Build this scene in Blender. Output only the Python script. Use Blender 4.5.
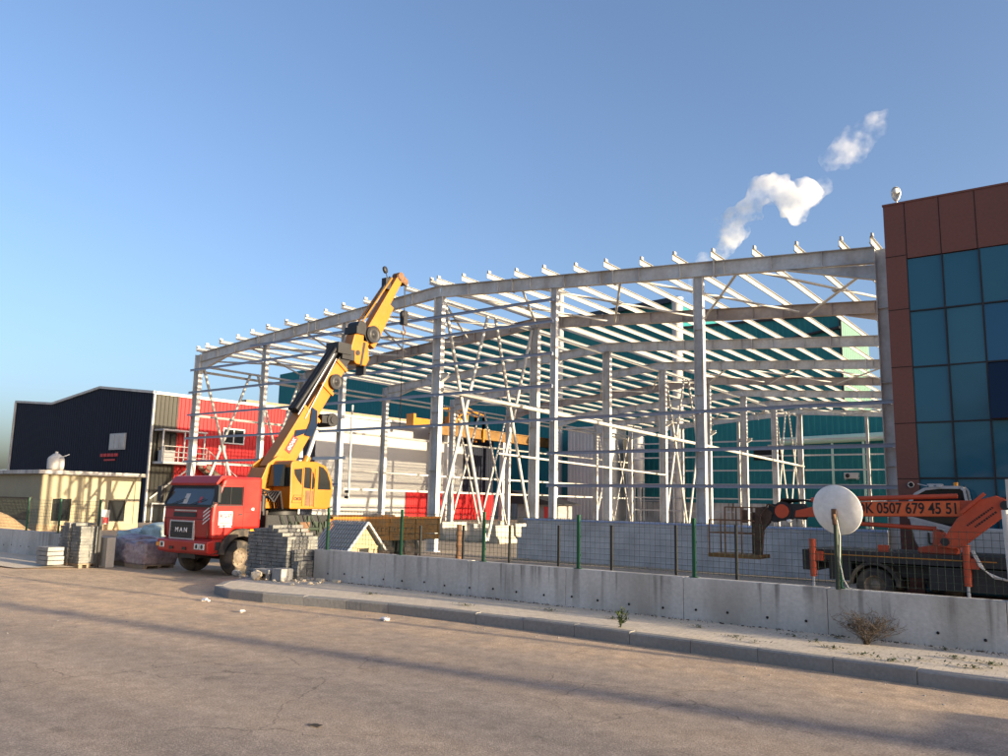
import bpy, bmesh, math, random
from mathutils import Vector, Matrix
R = math.radians
random.seed(7)
for o in list(bpy.data.objects):
    bpy.data.objects.remove(o)
C = bpy.context.scene.collection
SC = bpy.context.scene

# ------------------------------------------------------------------ camera
EYE = 2.1176
PITCH, ROLL, YAW = 0.1523957, 0.0202761, 0.6358203
fwd = Vector((-math.sin(YAW) * math.cos(PITCH), math.cos(YAW) * math.cos(PITCH), math.sin(PITCH)))
r0 = Vector((math.cos(YAW), math.sin(YAW), 0)); u0 = r0.cross(fwd)
rr = r0 * math.cos(ROLL) + u0 * math.sin(ROLL)
uu = -r0 * math.sin(ROLL) + u0 * math.cos(ROLL)
cd = bpy.data.cameras.new("camera")
cam = bpy.data.objects.new("camera", cd); C.objects.link(cam)
M3 = Matrix((rr, uu, -fwd)).transposed()
cam.matrix_world = Matrix.Translation((0, 0, EYE)) @ M3.to_4x4()
cd.sensor_fit = 'HORIZONTAL'; cd.sensor_width = 36.0
cd.lens = 36.0 * 808.23 / 1008.0
cd.clip_start = 0.1; cd.clip_end = 8000
SC.camera = cam

# ------------------------------------------------------------------ sky, sun, exposure
SUN_EL = R(8.2)
SUN_AZ = R(5.5)                      # measured from +X towards +Y
sun_dir = Vector((math.cos(SUN_EL) * math.cos(SUN_AZ), math.cos(SUN_EL) * math.sin(SUN_AZ), math.sin(SUN_EL)))
w = bpy.data.worlds.new("World"); SC.world = w; w.use_nodes = True
nt = w.node_tree; bg = nt.nodes['Background']
sky = nt.nodes.new('ShaderNodeTexSky'); sky.sky_type = 'NISHITA'; sky.sun_disc = False
sky.sun_elevation = SUN_EL
sky.sun_rotation = math.pi / 2 - SUN_AZ
sky.altitude = 0; sky.air_density = 0.8; sky.dust_density = 3.8; sky.ozone_density = 2.4
wb = nt.nodes.new('ShaderNodeVectorMath'); wb.operation = 'MULTIPLY'; wb.inputs[1].default_value = (1.04, 0.955, 0.945)   # white balance of the sky light
nt.links.new(sky.outputs[0], wb.inputs[0]); nt.links.new(wb.outputs[0], bg.inputs[0]); bg.inputs[1].default_value = 0.135
sl = bpy.data.lights.new("sun", 'SUN'); sl.energy = 4.3; sl.angle = R(0.4); sl.color = (1.0, 0.82, 0.56)
so = bpy.data.objects.new("sun", sl); C.objects.link(so)
so.rotation_euler = (-sun_dir).to_track_quat('-Z', 'Y').to_euler(); so.location = (60, 10, 40)
vs = SC.view_settings
vs.view_transform = 'Standard'; vs.look = 'None'; vs.gamma = 1.0; vs.use_curve_mapping = False
vs.exposure = 1.60
try:
    SC.cycles.volume_bounces = 6
    SC.cycles.max_bounces = 8
    SC.cycles.volume_max_steps = 256
except Exception:
    pass

# ------------------------------------------------------------------ helpers
XF = None          # (k, dz): a block of the setting laid out at k times its drawn size
class MB:
    """collects geometry in world coordinates and links it as one mesh object"""
    def __init__(s):
        s.v = []; s.f = []; s.m = []; s.sm = []
    def add(s, vs, fs, m=0, smooth=False):
        b = len(s.v); s.v += [tuple(p) for p in vs]
        for f in fs:
            s.f.append(tuple(b + i for i in f)); s.m.append(m); s.sm.append(smooth)
        return s
    def box(s, x0, x1, y0, y1, z0, z1, m=0):
        if x0 > x1: x0, x1 = x1, x0
        if y0 > y1: y0, y1 = y1, y0
        if z0 > z1: z0, z1 = z1, z0
        return s.add([(x0,y0,z0),(x1,y0,z0),(x1,y1,z0),(x0,y1,z0),(x0,y0,z1),(x1,y0,z1),(x1,y1,z1),(x0,y1,z1)],
              [(0,3,2,1),(4,5,6,7),(0,1,5,4),(1,2,6,5),(2,3,7,6),(3,0,4,7)], m)
    def ext(s, poly, p0, p1, up=(0,0,1), m=0, smooth=False):
        """sweep polygon [(a,b)] (a sideways, b along up) from p0 to p1"""
        p0 = Vector(p0); p1 = Vector(p1); t = (p1 - p0).normalized(); up = Vector(up)
        if abs(t.dot(up)) > .98: up = Vector((0, 1, 0)) if abs(t.y) < .9 else Vector((1, 0, 0))
        sd = t.cross(up).normalized(); u = sd.cross(t).normalized(); n = len(poly)
        vs = [p0 + sd * a + u * b for a, b in poly] + [p1 + sd * a + u * b for a, b in poly]
        fs = [(i, (i + 1) % n, n + (i + 1) % n, n + i) for i in range(n)]
        s.add(vs, fs, m, smooth)
        s.add(vs, [tuple(range(n))[::-1], tuple(range(n, 2 * n))], m, False)
        return s
    def bar(s, p0, p1, w, h, up=(0,0,1), m=0):
        a, b = w / 2, h / 2
        return s.ext([(-a,-b),(a,-b),(a,b),(-a,b)], p0, p1, up, m)
    def ibeam(s, p0, p1, w, h, tf, tw, up=(0,0,1), m=0):
        a, b, c = w / 2, h / 2, tw / 2; d = b - tf
        return s.ext([(-a,-b),(a,-b),(a,-d),(c,-d),(c,d),(a,d),(a,b),(-a,b),(-a,d),(-c,d),(-c,-d),(-a,-d)], p0, p1, up, m)
    def tube(s, p0, p1, r, n=8, m=0, r1=None):
        pts = [(math.cos(2*math.pi*i/n), math.sin(2*math.pi*i/n)) for i in range(n)]
        if r1 is None: r1 = r
        p0 = Vector(p0); p1 = Vector(p1); t = (p1 - p0).normalized()
        up = Vector((0,0,1)) if abs(t.z) < .95 else Vector((1,0,0))
        sd = t.cross(up).normalized(); u = sd.cross(t).normalized()
        vs = [p0 + (sd*a + u*b)*r for a, b in pts] + [p1 + (sd*a + u*b)*r1 for a, b in pts]
        s.add(vs, [(i, (i+1)%n, n+(i+1)%n, n+i) for i in range(n)], m, True)
        s.add(vs, [tuple(range(n))[::-1], tuple(range(n, 2*n))], m, False)
        return s
    def path(s, pts, r, n=6, m=0):
        for a, b in zip(pts[:-1], pts[1:]): s.tube(a, b, r, n, m)
        return s
    def prism(s, poly, axis, t0, t1, m=0):
        """polygon in the plane across axis: axis x -> (y,z), y -> (x,z), z -> (x,y)"""
        def P(a, b, t): return (t,a,b) if axis == 'x' else (a,t,b) if axis == 'y' else (a,b,t)
        n = len(poly)
        vs = [P(a,b,t0) for a,b in poly] + [P(a,b,t1) for a,b in poly]
        fs = [(i, (i+1)%n, n+(i+1)%n, n+i) for i in range(n)] + [tuple(range(n))[::-1], tuple(range(n,2*n))]
        return s.add(vs, fs, m)
    def lathe(s, prof, c, axis, n=24, m=0):
        """prof [(radius, distance along axis)]"""
        ax = Vector(axis).normalized(); up = Vector((0,0,1)) if abs(ax.z) < .95 else Vector((1,0,0))
        sd = ax.cross(up).normalized(); u = sd.cross(ax).normalized(); c = Vector(c); k = len(prof)
        vs = []
        for i in range(n):
            a = 2*math.pi*i/n; d = sd*math.cos(a) + u*math.sin(a)
            vs += [c + d*r + ax*h for r, h in prof]
        fs = []
        for i in range(n):
            j = (i+1) % n
            for q in range(k-1): fs.append((i*k+q, j*k+q, j*k+q+1, i*k+q+1))
        return s.add(vs, fs, m, True)
    def quad(s, a, b, c, d, m=0):
        return s.add([a,b,c,d], [(0,1,2,3)], m)
    def blob(s, c, r, seed=0, jag=.25, sub=1, m=0, flat=1.0):
        bm = bmesh.new(); bmesh.ops.create_icosphere(bm, subdivisions=sub, radius=1.0)
        rn = random.Random(seed)
        for v in bm.verts: v.co *= 1 + rn.uniform(-jag, jag)
        bm.verts.index_update()
        rx, ry, rz = (r, r, r) if not hasattr(r, '__len__') else r
        vs = [(c[0]+v.co.x*rx, c[1]+v.co.y*ry, c[2]+v.co.z*rz*flat) for v in bm.verts]
        fs = [tuple(v.index for v in f.verts) for f in bm.faces]; bm.free()
        return s.add(vs, fs, m)
    def corr(s, a, b, z0a, z0b, z1a, z1b, pitch=.25, depth=.035, nrm=(1,0,0), m=0):
        """ribbed cladding sheet from plan point a to b; bottom z0a..z0b, top z1a..z1b"""
        a = Vector((a[0],a[1],0)); b = Vector((b[0],b[1],0)); L = (b-a).length; n = max(1, int(round(L/pitch)))
        nn = Vector(nrm); vs = []; fs = []
        pr = [(0,0),(.5,0),(.58,1),(.92,1)]
        ts = []
        for i in range(n):
            for t, h in pr: ts.append(((i+t)/n, h))
        ts.append((1.0, 0))
        for t, h in ts:
            p = a.lerp(b, t) + nn*(h*depth)
            vs.append((p.x,p.y,z0a+(z0b-z0a)*t)); vs.append((p.x,p.y,z1a+(z1b-z1a)*t))
        for i in range(len(ts)-1): fs.append((2*i,2*i+2,2*i+3,2*i+1))
        return s.add(vs, fs, m)
    def build(s, name, mats, parent=None, bevel=0):
        if not isinstance(mats, (list, tuple)): mats = [mats]
        if XF: s.v = [(p[0]*XF[0], p[1]*XF[0], p[2]*XF[0]+XF[1]) for p in s.v]
        org = Vector(parent['_o']) if parent is not None and '_o' in parent else Vector((0,0,0))
        me = bpy.data.meshes.new(name)
        me.from_pydata([tuple(Vector(p) - org) for p in s.v], [], s.f)
        for mm in mats: me.materials.append(mm)
        me.polygons.foreach_set('material_index', s.m); me.polygons.foreach_set('use_smooth', s.sm)
        bm = bmesh.new(); bm.from_mesh(me); bmesh.ops.recalc_face_normals(bm, faces=bm.faces); bm.to_mesh(me); bm.free()
        me.update()
        o = bpy.data.objects.new(name, me); C.objects.link(o)
        if parent is not None:
            o.parent = parent
            o['_o'] = tuple(org)
        if bevel:
            md = o.modifiers.new('bevel', 'BEVEL'); md.width = bevel; md.segments = 2; md.limit_method = 'ANGLE'; md.angle_limit = R(40)
        return o

def tag(o, label=None, cat=None, group=None, kind=None):
    if label: o['label'] = label
    if cat: o['category'] = cat
    if group: o['group'] = group
    if kind: o['kind'] = kind
    return o
def thing(name, loc, label, cat, group=None):
    if XF: loc = (loc[0]*XF[0], loc[1]*XF[0], loc[2]*XF[0]+XF[1])
    o = bpy.data.objects.new(name, None); C.objects.link(o); o.location = loc; o['_o'] = tuple(loc)
    o.empty_display_size = .3
    return tag(o, label, cat, group)
def copy_tree(o, parent=None, loc=None):
    c = o.copy(); C.objects.link(c)
    if parent is not None: c.parent = parent
    if loc is not None: c.location = loc
    for ch in list(o.children): copy_tree(ch, c)
    return c
def text(name, body, size, origin, xdir, updir, mat, parent, bold=.0, depth=.004, align='CENTER', sx=1.0):
    cu = bpy.data.curves.new(name, 'FONT'); cu.body = body; cu.size = size; cu.extrude = depth; cu.offset = bold*size
    cu.align_x = align; cu.align_y = 'CENTER'
    t = bpy.data.objects.new(name, cu); C.objects.link(t)
    bpy.context.view_layer.update()
    me = bpy.data.meshes.new_from_object(t.evaluated_get(bpy.context.evaluated_depsgraph_get()))
    bpy.data.objects.remove(t)
    X = Vector(xdir).normalized(); U = Vector(updir).normalized(); N = X.cross(U)
    org = Vector(parent['_o'])
    for v in me.vertices:
        v.co = Vector(origin) + X*(v.co.x*sx) + U*v.co.y + N*v.co.z - org
    me.materials.clear(); me.materials.append(mat)
    o = bpy.data.objects.new(name, me); C.objects.link(o); o.parent = parent; o['_o'] = tuple(org)
    return o

# ------------------------------------------------------------------ materials
def mat(name, col, rough=.6, metal=0.0, var=.12, scale=.8, fine=.08, fscale=14, bump=0.0, bscale=20, spec=.35, dirt=None, dirt_amt=.0, dscale=(1,1,1)):
    m = bpy.data.materials.new(name); m.use_nodes = True; n = m.node_tree.nodes; l = m.node_tree.links
    b = n['Principled BSDF']; b.inputs['Roughness'].default_value = rough; b.inputs['Metallic'].default_value = metal
    b.inputs['Specular IOR Level'].default_value = spec
    g = n.new('ShaderNodeNewGeometry')
    def noise(sc, det=4, src=None):
        t = n.new('ShaderNodeTexNoise'); t.inputs['Scale'].default_value = sc; t.inputs['Detail'].default_value = det
        l.new(src if src else g.outputs['Position'], t.inputs['Vector']); return t.outputs['Fac']
    def mr(f, a, bb, lo=.3, hi=.7):
        t = n.new('ShaderNodeMapRange'); l.new(f, t.inputs[0])
        t.inputs[1].default_value = lo; t.inputs[2].default_value = hi; t.inputs[3].default_value = a; t.inputs[4].default_value = bb; return t.outputs[0]
    a = mr(noise(scale), 1-var, 1+var)
    c = mr(noise(fscale, 6), 1-fine, 1+fine)
    mu = n.new('ShaderNodeMath'); mu.operation = 'MULTIPLY'; l.new(a, mu.inputs[0]); l.new(c, mu.inputs[1])
    vm = n.new('ShaderNodeVectorMath'); vm.operation = 'SCALE'; vm.inputs[0].default_value = col[:3]; l.new(mu.outputs[0], vm.inputs['Scale'])
    out = vm.outputs[0]
    if dirt:
        mp = n.new('ShaderNodeMapping'); mp.inputs['Scale'].default_value = dscale; l.new(g.outputs['Position'], mp.inputs[0])
        f = mr(noise(1.0, 6, mp.outputs[0]), 0, dirt_amt, .45, .7)
        mx = n.new('ShaderNodeMixRGB'); l.new(f, mx.inputs[0]); l.new(out, mx.inputs[1]); mx.inputs[2].default_value = (*dirt, 1); out = mx.outputs[0]
    l.new(out, b.inputs['Base Color'])
    if bump:
        bp = n.new('ShaderNodeBump'); bp.inputs['Strength'].default_value = bump; bp.inputs['Distance'].default_value = .02
        l.new(noise(bscale, 5), bp.inputs['Height']); l.new(bp.outputs[0], b.inputs['Normal'])
    return m
def brick_mat(name, c1, c2, cm, bw, bh, mortar, rough=.85, top=False, var=.2, bump=.4):
    """block pattern laid on vertical axis-aligned faces (x+y, z), or on the ground when top"""
    m = bpy.data.materials.new(name); m.use_nodes = True; n = m.node_tree.nodes; l = m.node_tree.links
    b = n['Principled BSDF']; b.inputs['Roughness'].default_value = rough; b.inputs['Specular IOR Level'].default_value = .25
    g = n.new('ShaderNodeNewGeometry'); sp = n.new('ShaderNodeSeparateXYZ'); l.new(g.outputs['Position'], sp.inputs[0])
    cb = n.new('ShaderNodeCombineXYZ')
    if top:
        l.new(sp.outputs[0], cb.inputs[0]); l.new(sp.outputs[1], cb.inputs[1])
    else:
        ad = n.new('ShaderNodeMath'); l.new(sp.outputs[0], ad.inputs[0]); l.new(sp.outputs[1], ad.inputs[1])
        l.new(ad.outputs[0], cb.inputs[0]); l.new(sp.outputs[2], cb.inputs[1])
    br = n.new('ShaderNodeTexBrick'); l.new(cb.outputs[0], br.inputs['Vector'])
    br.inputs['Scale'].default_value = 1; br.inputs['Brick Width'].default_value = bw; br.inputs['Row Height'].default_value = bh
    br.inputs['Mortar Size'].default_value = mortar; br.inputs['Mortar Smooth'].default_value = .3
    br.inputs['Color1'].default_value = (*c1,1); br.inputs['Color2'].default_value = (*c2,1); br.inputs['Mortar'].default_value = (*cm,1)
    ns = n.new('ShaderNodeTexNoise'); ns.inputs['Scale'].default_value = 1.3; ns.inputs['Detail'].default_value = 6; l.new(g.outputs['Position'], ns.inputs['Vector'])
    mr = n.new('ShaderNodeMapRange'); l.new(ns.outputs['Fac'], mr.inputs[0]); mr.inputs[1].default_value=.3; mr.inputs[2].default_value=.7
    mr.inputs[3].default_value = 1-var; mr.inputs[4].default_value = 1+var
    vm = n.new('ShaderNodeVectorMath'); vm.operation = 'SCALE'; l.new(br.outputs['Color'], vm.inputs[0]); l.new(mr.outputs[0], vm.inputs['Scale'])
    l.new(vm.outputs[0], b.inputs['Base Color'])
    bp = n.new('ShaderNodeBump'); bp.inputs['Strength'].default_value = bump; bp.inputs['Distance'].default_value = .01; bp.invert = True
    l.new(br.outputs['Fac'], bp.inputs['Height']); l.new(bp.outputs[0], b.inputs['Normal'])
    return m
def glass(name, col, rough=.08, spec=.5, wav=.0):
    m = bpy.data.materials.new(name); m.use_nodes = True; n = m.node_tree.nodes; l = m.node_tree.links
    b = n['Principled BSDF']; b.inputs['Base Color'].default_value = (*col,1); b.inputs['Roughness'].default_value = rough
    b.inputs['Specular IOR Level'].default_value = spec
    if wav:
        g = n.new('ShaderNodeNewGeometry'); t = n.new('ShaderNodeTexNoise'); t.inputs['Scale'].default_value = .9; l.new(g.outputs['Position'], t.inputs['Vector'])
        bp = n.new('ShaderNodeBump'); bp.inputs['Strength'].default_value = wav; bp.inputs['Distance'].default_value = .05
        l.new(t.outputs['Fac'], bp.inputs['Height']); l.new(bp.outputs[0], b.inputs['Normal'])
    return m

M = {}
M['steel'] = mat('grey_primer_steel', (.58,.58,.555), .55, .0, .10, .6, .10, 9, dirt=(.30,.25,.20), dirt_amt=.55, dscale=(1.6,1.6,.9))
M['rust_steel'] = mat('brown_primer_steel', (.42,.36,.31), .7, 0, .2, .6, .12, 8, dirt=(.17,.12,.09), dirt_amt=.5)
M['galv'] = mat('galvanised_steel', (.48,.49,.50), .42, .35, .08, .7, .06, 10, spec=.5)
M['cream_steel'] = mat('cream_steel', (.44,.43,.395), .5, 0, .08)
M['concrete'] = mat('concrete', (.52,.495,.455), .85, 0, .14, .7, .10, 16, bump=.3, bscale=30, spec=.2, dirt=(.30,.27,.225), dirt_amt=.7, dscale=(1.3,1.3,.5))
M['concrete_pale'] = mat('pale_concrete', (.42,.385,.32), .85, 0, .12, .8, .08, 16, bump=.2, dirt=(.3,.27,.22), dirt_amt=.5)
M['dark'] = mat('dark_hole', (.015,.015,.015), .8)
M['black'] = mat('black_paint', (.022,.022,.024), .5, 0, .2, 2)
M['rubber'] = mat('rubber', (.035,.032,.03), .85, 0, .25, 3, dirt=(.25,.19,.12), dirt_amt=.6, dscale=(3,3,3))
M['rim'] = mat('dusty_rim', (.20,.16,.12), .7, .1, .25, 5)
M['yellow'] = mat('yellow_paint', (.40,.140,.006), .42, 0, .10, 1.2, .06, 10, spec=.45, dirt=(.30,.17,.05), dirt_amt=.45, dscale=(1.5,1.5,1.5))
M['yellow_dark'] = mat('worn_shaded_yellow', (.17,.085,.018), .6, 0, .25, 1.6, .15, 9, dirt=(.12,.08,.04), dirt_amt=.8, dscale=(2.5,2.5,5))  # dark yellow: wear on the truck bed, shade put into the gantry girder
M['red'] = mat('red_truck_paint', (.36,.014,.011), .38, 0, .10, 1.2, .05, 10, spec=.4, dirt=(.28,.06,.04), dirt_amt=.3, dscale=(2,2,2))
M['red_clad'] = mat('red_cladding', (.40,.012,.014), .5, 0, .06, .4)
M['orange'] = mat('orange_red_paint', (.44,.066,.026), .45, 0, .12, 1.2, .06, 9, dirt=(.25,.07,.04), dirt_amt=.35, dscale=(2,2,2))
M['navy'] = mat('navy_cladding', (.011,.014,.026), .65, 0, .1, .4, spec=.22)
M['grey_clad'] = mat('olive_grey_cladding', (.035,.034,.027), .6, 0, .08, .4)
M['white_clad'] = mat('white_cladding', (.36,.355,.34), .5, 0, .04, .4)
M['teal'] = mat('teal_cladding', (.016,.165,.180), .6, 0, .08, .08, .05, 2, spec=.25)
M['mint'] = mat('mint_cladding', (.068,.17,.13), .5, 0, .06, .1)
M['white'] = mat('white_paint', (.45,.445,.43), .5, 0, .06, 1)
M['offwhite'] = mat('dusty_white', (.55,.53,.49), .6, 0, .12, 1.5, dirt=(.3,.26,.2), dirt_amt=.4)
M['cream'] = mat('cream_plaster', (.31,.275,.185), .8, 0, .07, .6, dirt=(.42,.33,.2), dirt_amt=.35, dscale=(1,1,.7))
M['brown'] = mat('brown_cladding', (.17,.068,.050), .5, 0, .06, .5, spec=.3)
M['joint'] = mat('joint_shadow_gap', (.03,.015,.012), .8)
M['green'] = mat('green_fence_paint', (.012,.075,.035), .5, 0, .15, 3)
M['darkgreen'] = mat('dark_green_paint', (.03,.045,.03), .6, 0, .2, 3)
M['glass_teal'] = glass('teal_glass', (.018,.108,.165), .06, .5, .25)
M['glass_teal_b'] = glass('teal_glass_bluer', (.016,.092,.175), .05, .5, .3)
M['glass_teal_c'] = glass('teal_glass_paler', (.028,.125,.175), .09, .5, .3)
M['dish_white'] = mat('dish_white', (.80,.78,.74), .55, 0, .05, 2, dirt=(.55,.5,.42), dirt_amt=.4, dscale=(3,3,3))
M['glass_dark'] = glass('dark_glass', (.012,.014,.016), .08, .5)
M['glass_navy'] = glass('navy_glass', (.004,.014,.04), .1, .3)
M['lamp_glass'] = glass('lamp_glass', (.7,.7,.66), .15, .5)
M['amber'] = glass('amber_lens', (.8,.3,.03), .2, .5)
M['rusty'] = mat('rusty_metal', (.16,.085,.045), .8, 0, .3, 3, .15, 18, dirt=(.05,.035,.03), dirt_amt=.7, dscale=(4,4,4))
M['rusty_dark'] = mat('dark_rusty_metal', (.07,.045,.032), .85, 0, .4, 4, .2, 18)
M['wood'] = mat('pale_wood', (.40,.29,.17), .75, 0, .1, 2, .12, 20)
M['wood_dark'] = mat('grey_wood', (.25,.19,.13), .85, 0, .15, 3)
M['roof_metal'] = mat('blue_grey_roof_sheet', (.20,.26,.33), .4, .2, .08, 1.5)
M['roof_grey'] = mat('grey_roof_sheet', (.40,.38,.36), .6, .1, .1, .5)
M['cmu'] = brick_mat('grey_block_wall', (.50,.495,.48), (.44,.435,.425), (.55,.545,.53), .40, .19, .012)
M['paver'] = brick_mat('grey_pavers', (.165,.17,.165), (.12,.125,.125), (.03,.03,.03), .20, .085, .008, var=.35)
M['block_grey'] = mat('grey_concrete_block', (.26,.255,.245), .9, 0, .2, 3, .15, 25, bump=.3)
M['block_pale'] = mat('pale_stone', (.60,.50,.36), .9, 0, .15, 3)
M['bag'] = mat('wrapped_purple_bags', (.30,.23,.25), .5, 0, .3, 3.5, .2, 14, spec=.5, dirt=(.5,.45,.45), dirt_amt=.7, dscale=(5,5,5))
M['wrap'] = mat('pale_green_wrap', (.38,.45,.42), .35, 0, .25, 3, .15, 12, spec=.5)
M['weed'] = mat('weed_green', (.045,.065,.018), .8, 0, .3, 5)
M['drygrass'] = mat('dry_weed', (.075,.055,.038), .9, 0, .3, 5)
M['letter_white'] = mat('white_lettering', (.75,.73,.70), .6)
M['letter_black'] = mat('black_lettering', (.015,.013,.012), .6)
M['label_red'] = mat('red_label', (.5,.04,.04), .5)
# ------------------------------------------------------------------ ground, road, pavement
def ground_mat(name, base, base2, dust, dust_fn, rough=.9, bump=.25, bscale=60, fine=.18, stretch=(1,1,1), speck=0.0, wear=False):
    """noise ground; dust_fn(n, l, sepxyz) returns a 0..1 socket for how much loose dirt lies there"""
    m = bpy.data.materials.new(name); m.use_nodes = True; n = m.node_tree.nodes; l = m.node_tree.links
    b = n['Principled BSDF']; b.inputs['Roughness'].default_value = rough; b.inputs['Specular IOR Level'].default_value = .2
    g = n.new('ShaderNodeNewGeometry'); sp = n.new('ShaderNodeSeparateXYZ'); l.new(g.outputs['Position'], sp.inputs[0])
    def noise(sc, det, st=None):
        t = n.new('ShaderNodeTexNoise'); t.inputs['Scale'].default_value = sc; t.inputs['Detail'].default_value = det
        if st:
            mp = n.new('ShaderNodeMapping'); mp.inputs['Scale'].default_value = st; l.new(g.outputs['Position'], mp.inputs[0]); l.new(mp.outputs[0], t.inputs['Vector'])
        else: l.new(g.outputs['Position'], t.inputs['Vector'])
        return t.outputs['Fac']
    def mr(f, lo, hi, a=0, bb=1):
        t = n.new('ShaderNodeMapRange'); t.clamp = True; l.new(f, t.inputs[0])
        for i, v in zip((1,2,3,4), (lo,hi,a,bb)): t.inputs[i].default_value = v
        return t.outputs[0]
    def math_(op, a, c):
        t = n.new('ShaderNodeMath'); t.operation = op
        for i, v in ((0,a),(1,c)):
            if isinstance(v, (int,float)): t.inputs[i].default_value = v
            else: l.new(v, t.inputs[i])
        return t.outputs[0]
    H = dict(n=n, l=l, noise=noise, mr=mr, math=math_, x=sp.outputs[0], y=sp.outputs[1])
    mx = n.new('ShaderNodeMixRGB'); l.new(mr(noise(.35, 5, stretch), .35, .65), mx.inputs[0]); mx.inputs[1].default_value = (*base,1); mx.inputs[2].default_value = (*base2,1)
    out = mx.outputs[0]
    if dust_fn:
        d = n.new('ShaderNodeMixRGB'); l.new(dust_fn(H), d.inputs[0]); l.new(out, d.inputs[1]); d.inputs[2].default_value = (*dust,1); out = d.outputs[0]
    f = math_('MULTIPLY', mr(noise(45, 3), .3, .7, 1-fine, 1+fine), mr(noise(5, 5), .3, .7, 1-fine*.6, 1+fine*.6))
    if speck:
        v = n.new('ShaderNodeTexVoronoi'); v.inputs['Scale'].default_value = 38; l.new(g.outputs['Position'], v.inputs['Vector'])
        f = math_('MULTIPLY', f, mr(v.outputs['Distance'], .05, .45, 1+speck, 1-speck*.35))
    if wear:
        # hairline cracks, oil spots, rolled-in tyre lanes and old repair patches
        wn = n.new('ShaderNodeTexNoise'); wn.inputs['Scale'].default_value = 1.4; wn.inputs['Detail'].default_value = 5; l.new(g.outputs['Position'], wn.inputs['Vector'])
        wv = n.new('ShaderNodeVectorMath'); wv.operation = 'SCALE'; l.new(wn.outputs['Color'], wv.inputs[0]); wv.inputs['Scale'].default_value = .9
        wa = n.new('ShaderNodeVectorMath'); l.new(wv.outputs[0], wa.inputs[0]); l.new(g.outputs['Position'], wa.inputs[1])
        vo = n.new('ShaderNodeTexVoronoi'); vo.feature = 'DISTANCE_TO_EDGE'; vo.inputs['Scale'].default_value = .42; l.new(wa.outputs[0], vo.inputs['Vector'])
        crack = mr(vo.outputs['Distance'], .0015, .007, .62, 1.0)
        gate = mr(noise(.3, 3), .48, .56)
        crack = math_('SUBTRACT', 1.0, math_('MULTIPLY', math_('SUBTRACT', 1.0, crack), gate))
        f = math_('MULTIPLY', f, crack)
        f = math_('MULTIPLY', f, mr(noise(1.7, 2), .68, .76, 1.0, .72))
        lane = mr(noise(1.0, 3, (.05, 1.3, 1)), .35, .65, .93, 1.06)
        f = math_('MULTIPLY', f, lane)
    vm = n.new('ShaderNodeVectorMath'); vm.operation = 'SCALE'; l.new(out, vm.inputs[0]); l.new(f, vm.inputs['Scale'])
    l.new(vm.outputs[0], b.inputs['Base Color'])
    bp = n.new('ShaderNodeBump'); bp.inputs['Strength'].default_value = bump; bp.inputs['Distance'].default_value = .012
    l.new(noise(bscale, 4), bp.inputs['Height']); l.new(bp.outputs[0], b.inputs['Normal'])
    return m

def road_dust(H):
    # loose dirt lies along the gutter and fans out of the gate
    wob = H['mr'](H['noise'](.5, 5), .25, .75, -1.0, 1.0)
    yy = H['math']('ADD', H['y'], wob)
    a = H['mr'](yy, 8.6, 10.6)
    xw = H['math']('ADD', H['x'], H['math']('MULTIPLY', wob, 2.0))
    g1 = H['mr'](xw, -5.0, -15.0)
    g2 = H['mr'](yy, 4.8, 8.0)
    gate = H['math']('MULTIPLY', g1, g2)
    s = H['math']('MAXIMUM', H['math']('MULTIPLY', a, .75), gate)
    patch = H['mr'](H['noise'](2.2, 6), .3, .62, .45, 1.0)
    s = H['math']('MULTIPLY', s, patch)
    film = H['mr'](H['noise'](.22, 4, (.5, 2.2, 1)), .4, .7, .0, .35)
    return H['math']('MAXIMUM', s, film)
M['road'] = ground_mat('asphalt', (.265,.222,.190), (.29,.243,.206), (.62,.44,.28), road_dust, .92, .4, 90, .26, (.3,1.1,1), .3, True)
M['ground'] = ground_mat('yard_earth', (.36,.29,.21), (.27,.22,.17), (.42,.34,.25), lambda H: H['mr'](H['noise'](.12, 5), .4, .6), .95, .6, 14, .3, (1,1,1), .3)
def pav_dust(H):
    return H['mr'](H['noise'](1.1, 6), .42, .66, .0, .85)
M['pave'] = ground_mat('pavement_pavers', (.56,.485,.39), (.61,.525,.42), (.62,.52,.39), pav_dust, .95, .3, 40, .14)
def _add_bricks(m):
    n = m.node_tree.nodes; l = m.node_tree.links; b = n['Principled BSDF']
    src = b.inputs['Base Color'].links[0].from_socket
    g = n.new('ShaderNodeNewGeometry'); br = n.new('ShaderNodeTexBrick'); l.new(g.outputs['Position'], br.inputs['Vector'])
    br.inputs['Scale'].default_value = 1; br.inputs['Brick Width'].default_value = .22; br.inputs['Row Height'].default_value = .13
    br.inputs['Mortar Size'].default_value = .007; br.inputs['Color1'].default_value = (1,1,1,1); br.inputs['Color2'].default_value = (.86,.86,.86,1); br.inputs['Mortar'].default_value = (.55,.53,.5,1)
    mx = n.new('ShaderNodeMixRGB'); mx.blend_type = 'MULTIPLY'; mx.inputs[0].default_value = .7; l.new(src, mx.inputs[1]); l.new(br.outputs[0], mx.inputs[2])
    l.new(mx.outputs[0], b.inputs['Base Color'])
_add_bricks(M['pave'])
M['kerb'] = mat('kerb_concrete', (.215,.21,.20), .9, 0, .12, .9, .12, 22, bump=.3, dirt=(.22,.2,.175), dirt_amt=.6, dscale=(1.5,1.5,6))
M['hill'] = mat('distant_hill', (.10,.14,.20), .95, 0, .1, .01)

g = MB(); g.quad((-3000,-3000,0),(3000,-3000,0),(3000,3000,0),(-3000,3000,0)); tag(g.build('ground', M['ground']), kind='structure')
g = MB(); g.quad((-260,-5.5,.004),(260,-5.5,.004),(260,11.9,.004),(-260,11.9,.004)); tag(g.build('road', M['road']), kind='structure')
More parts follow.
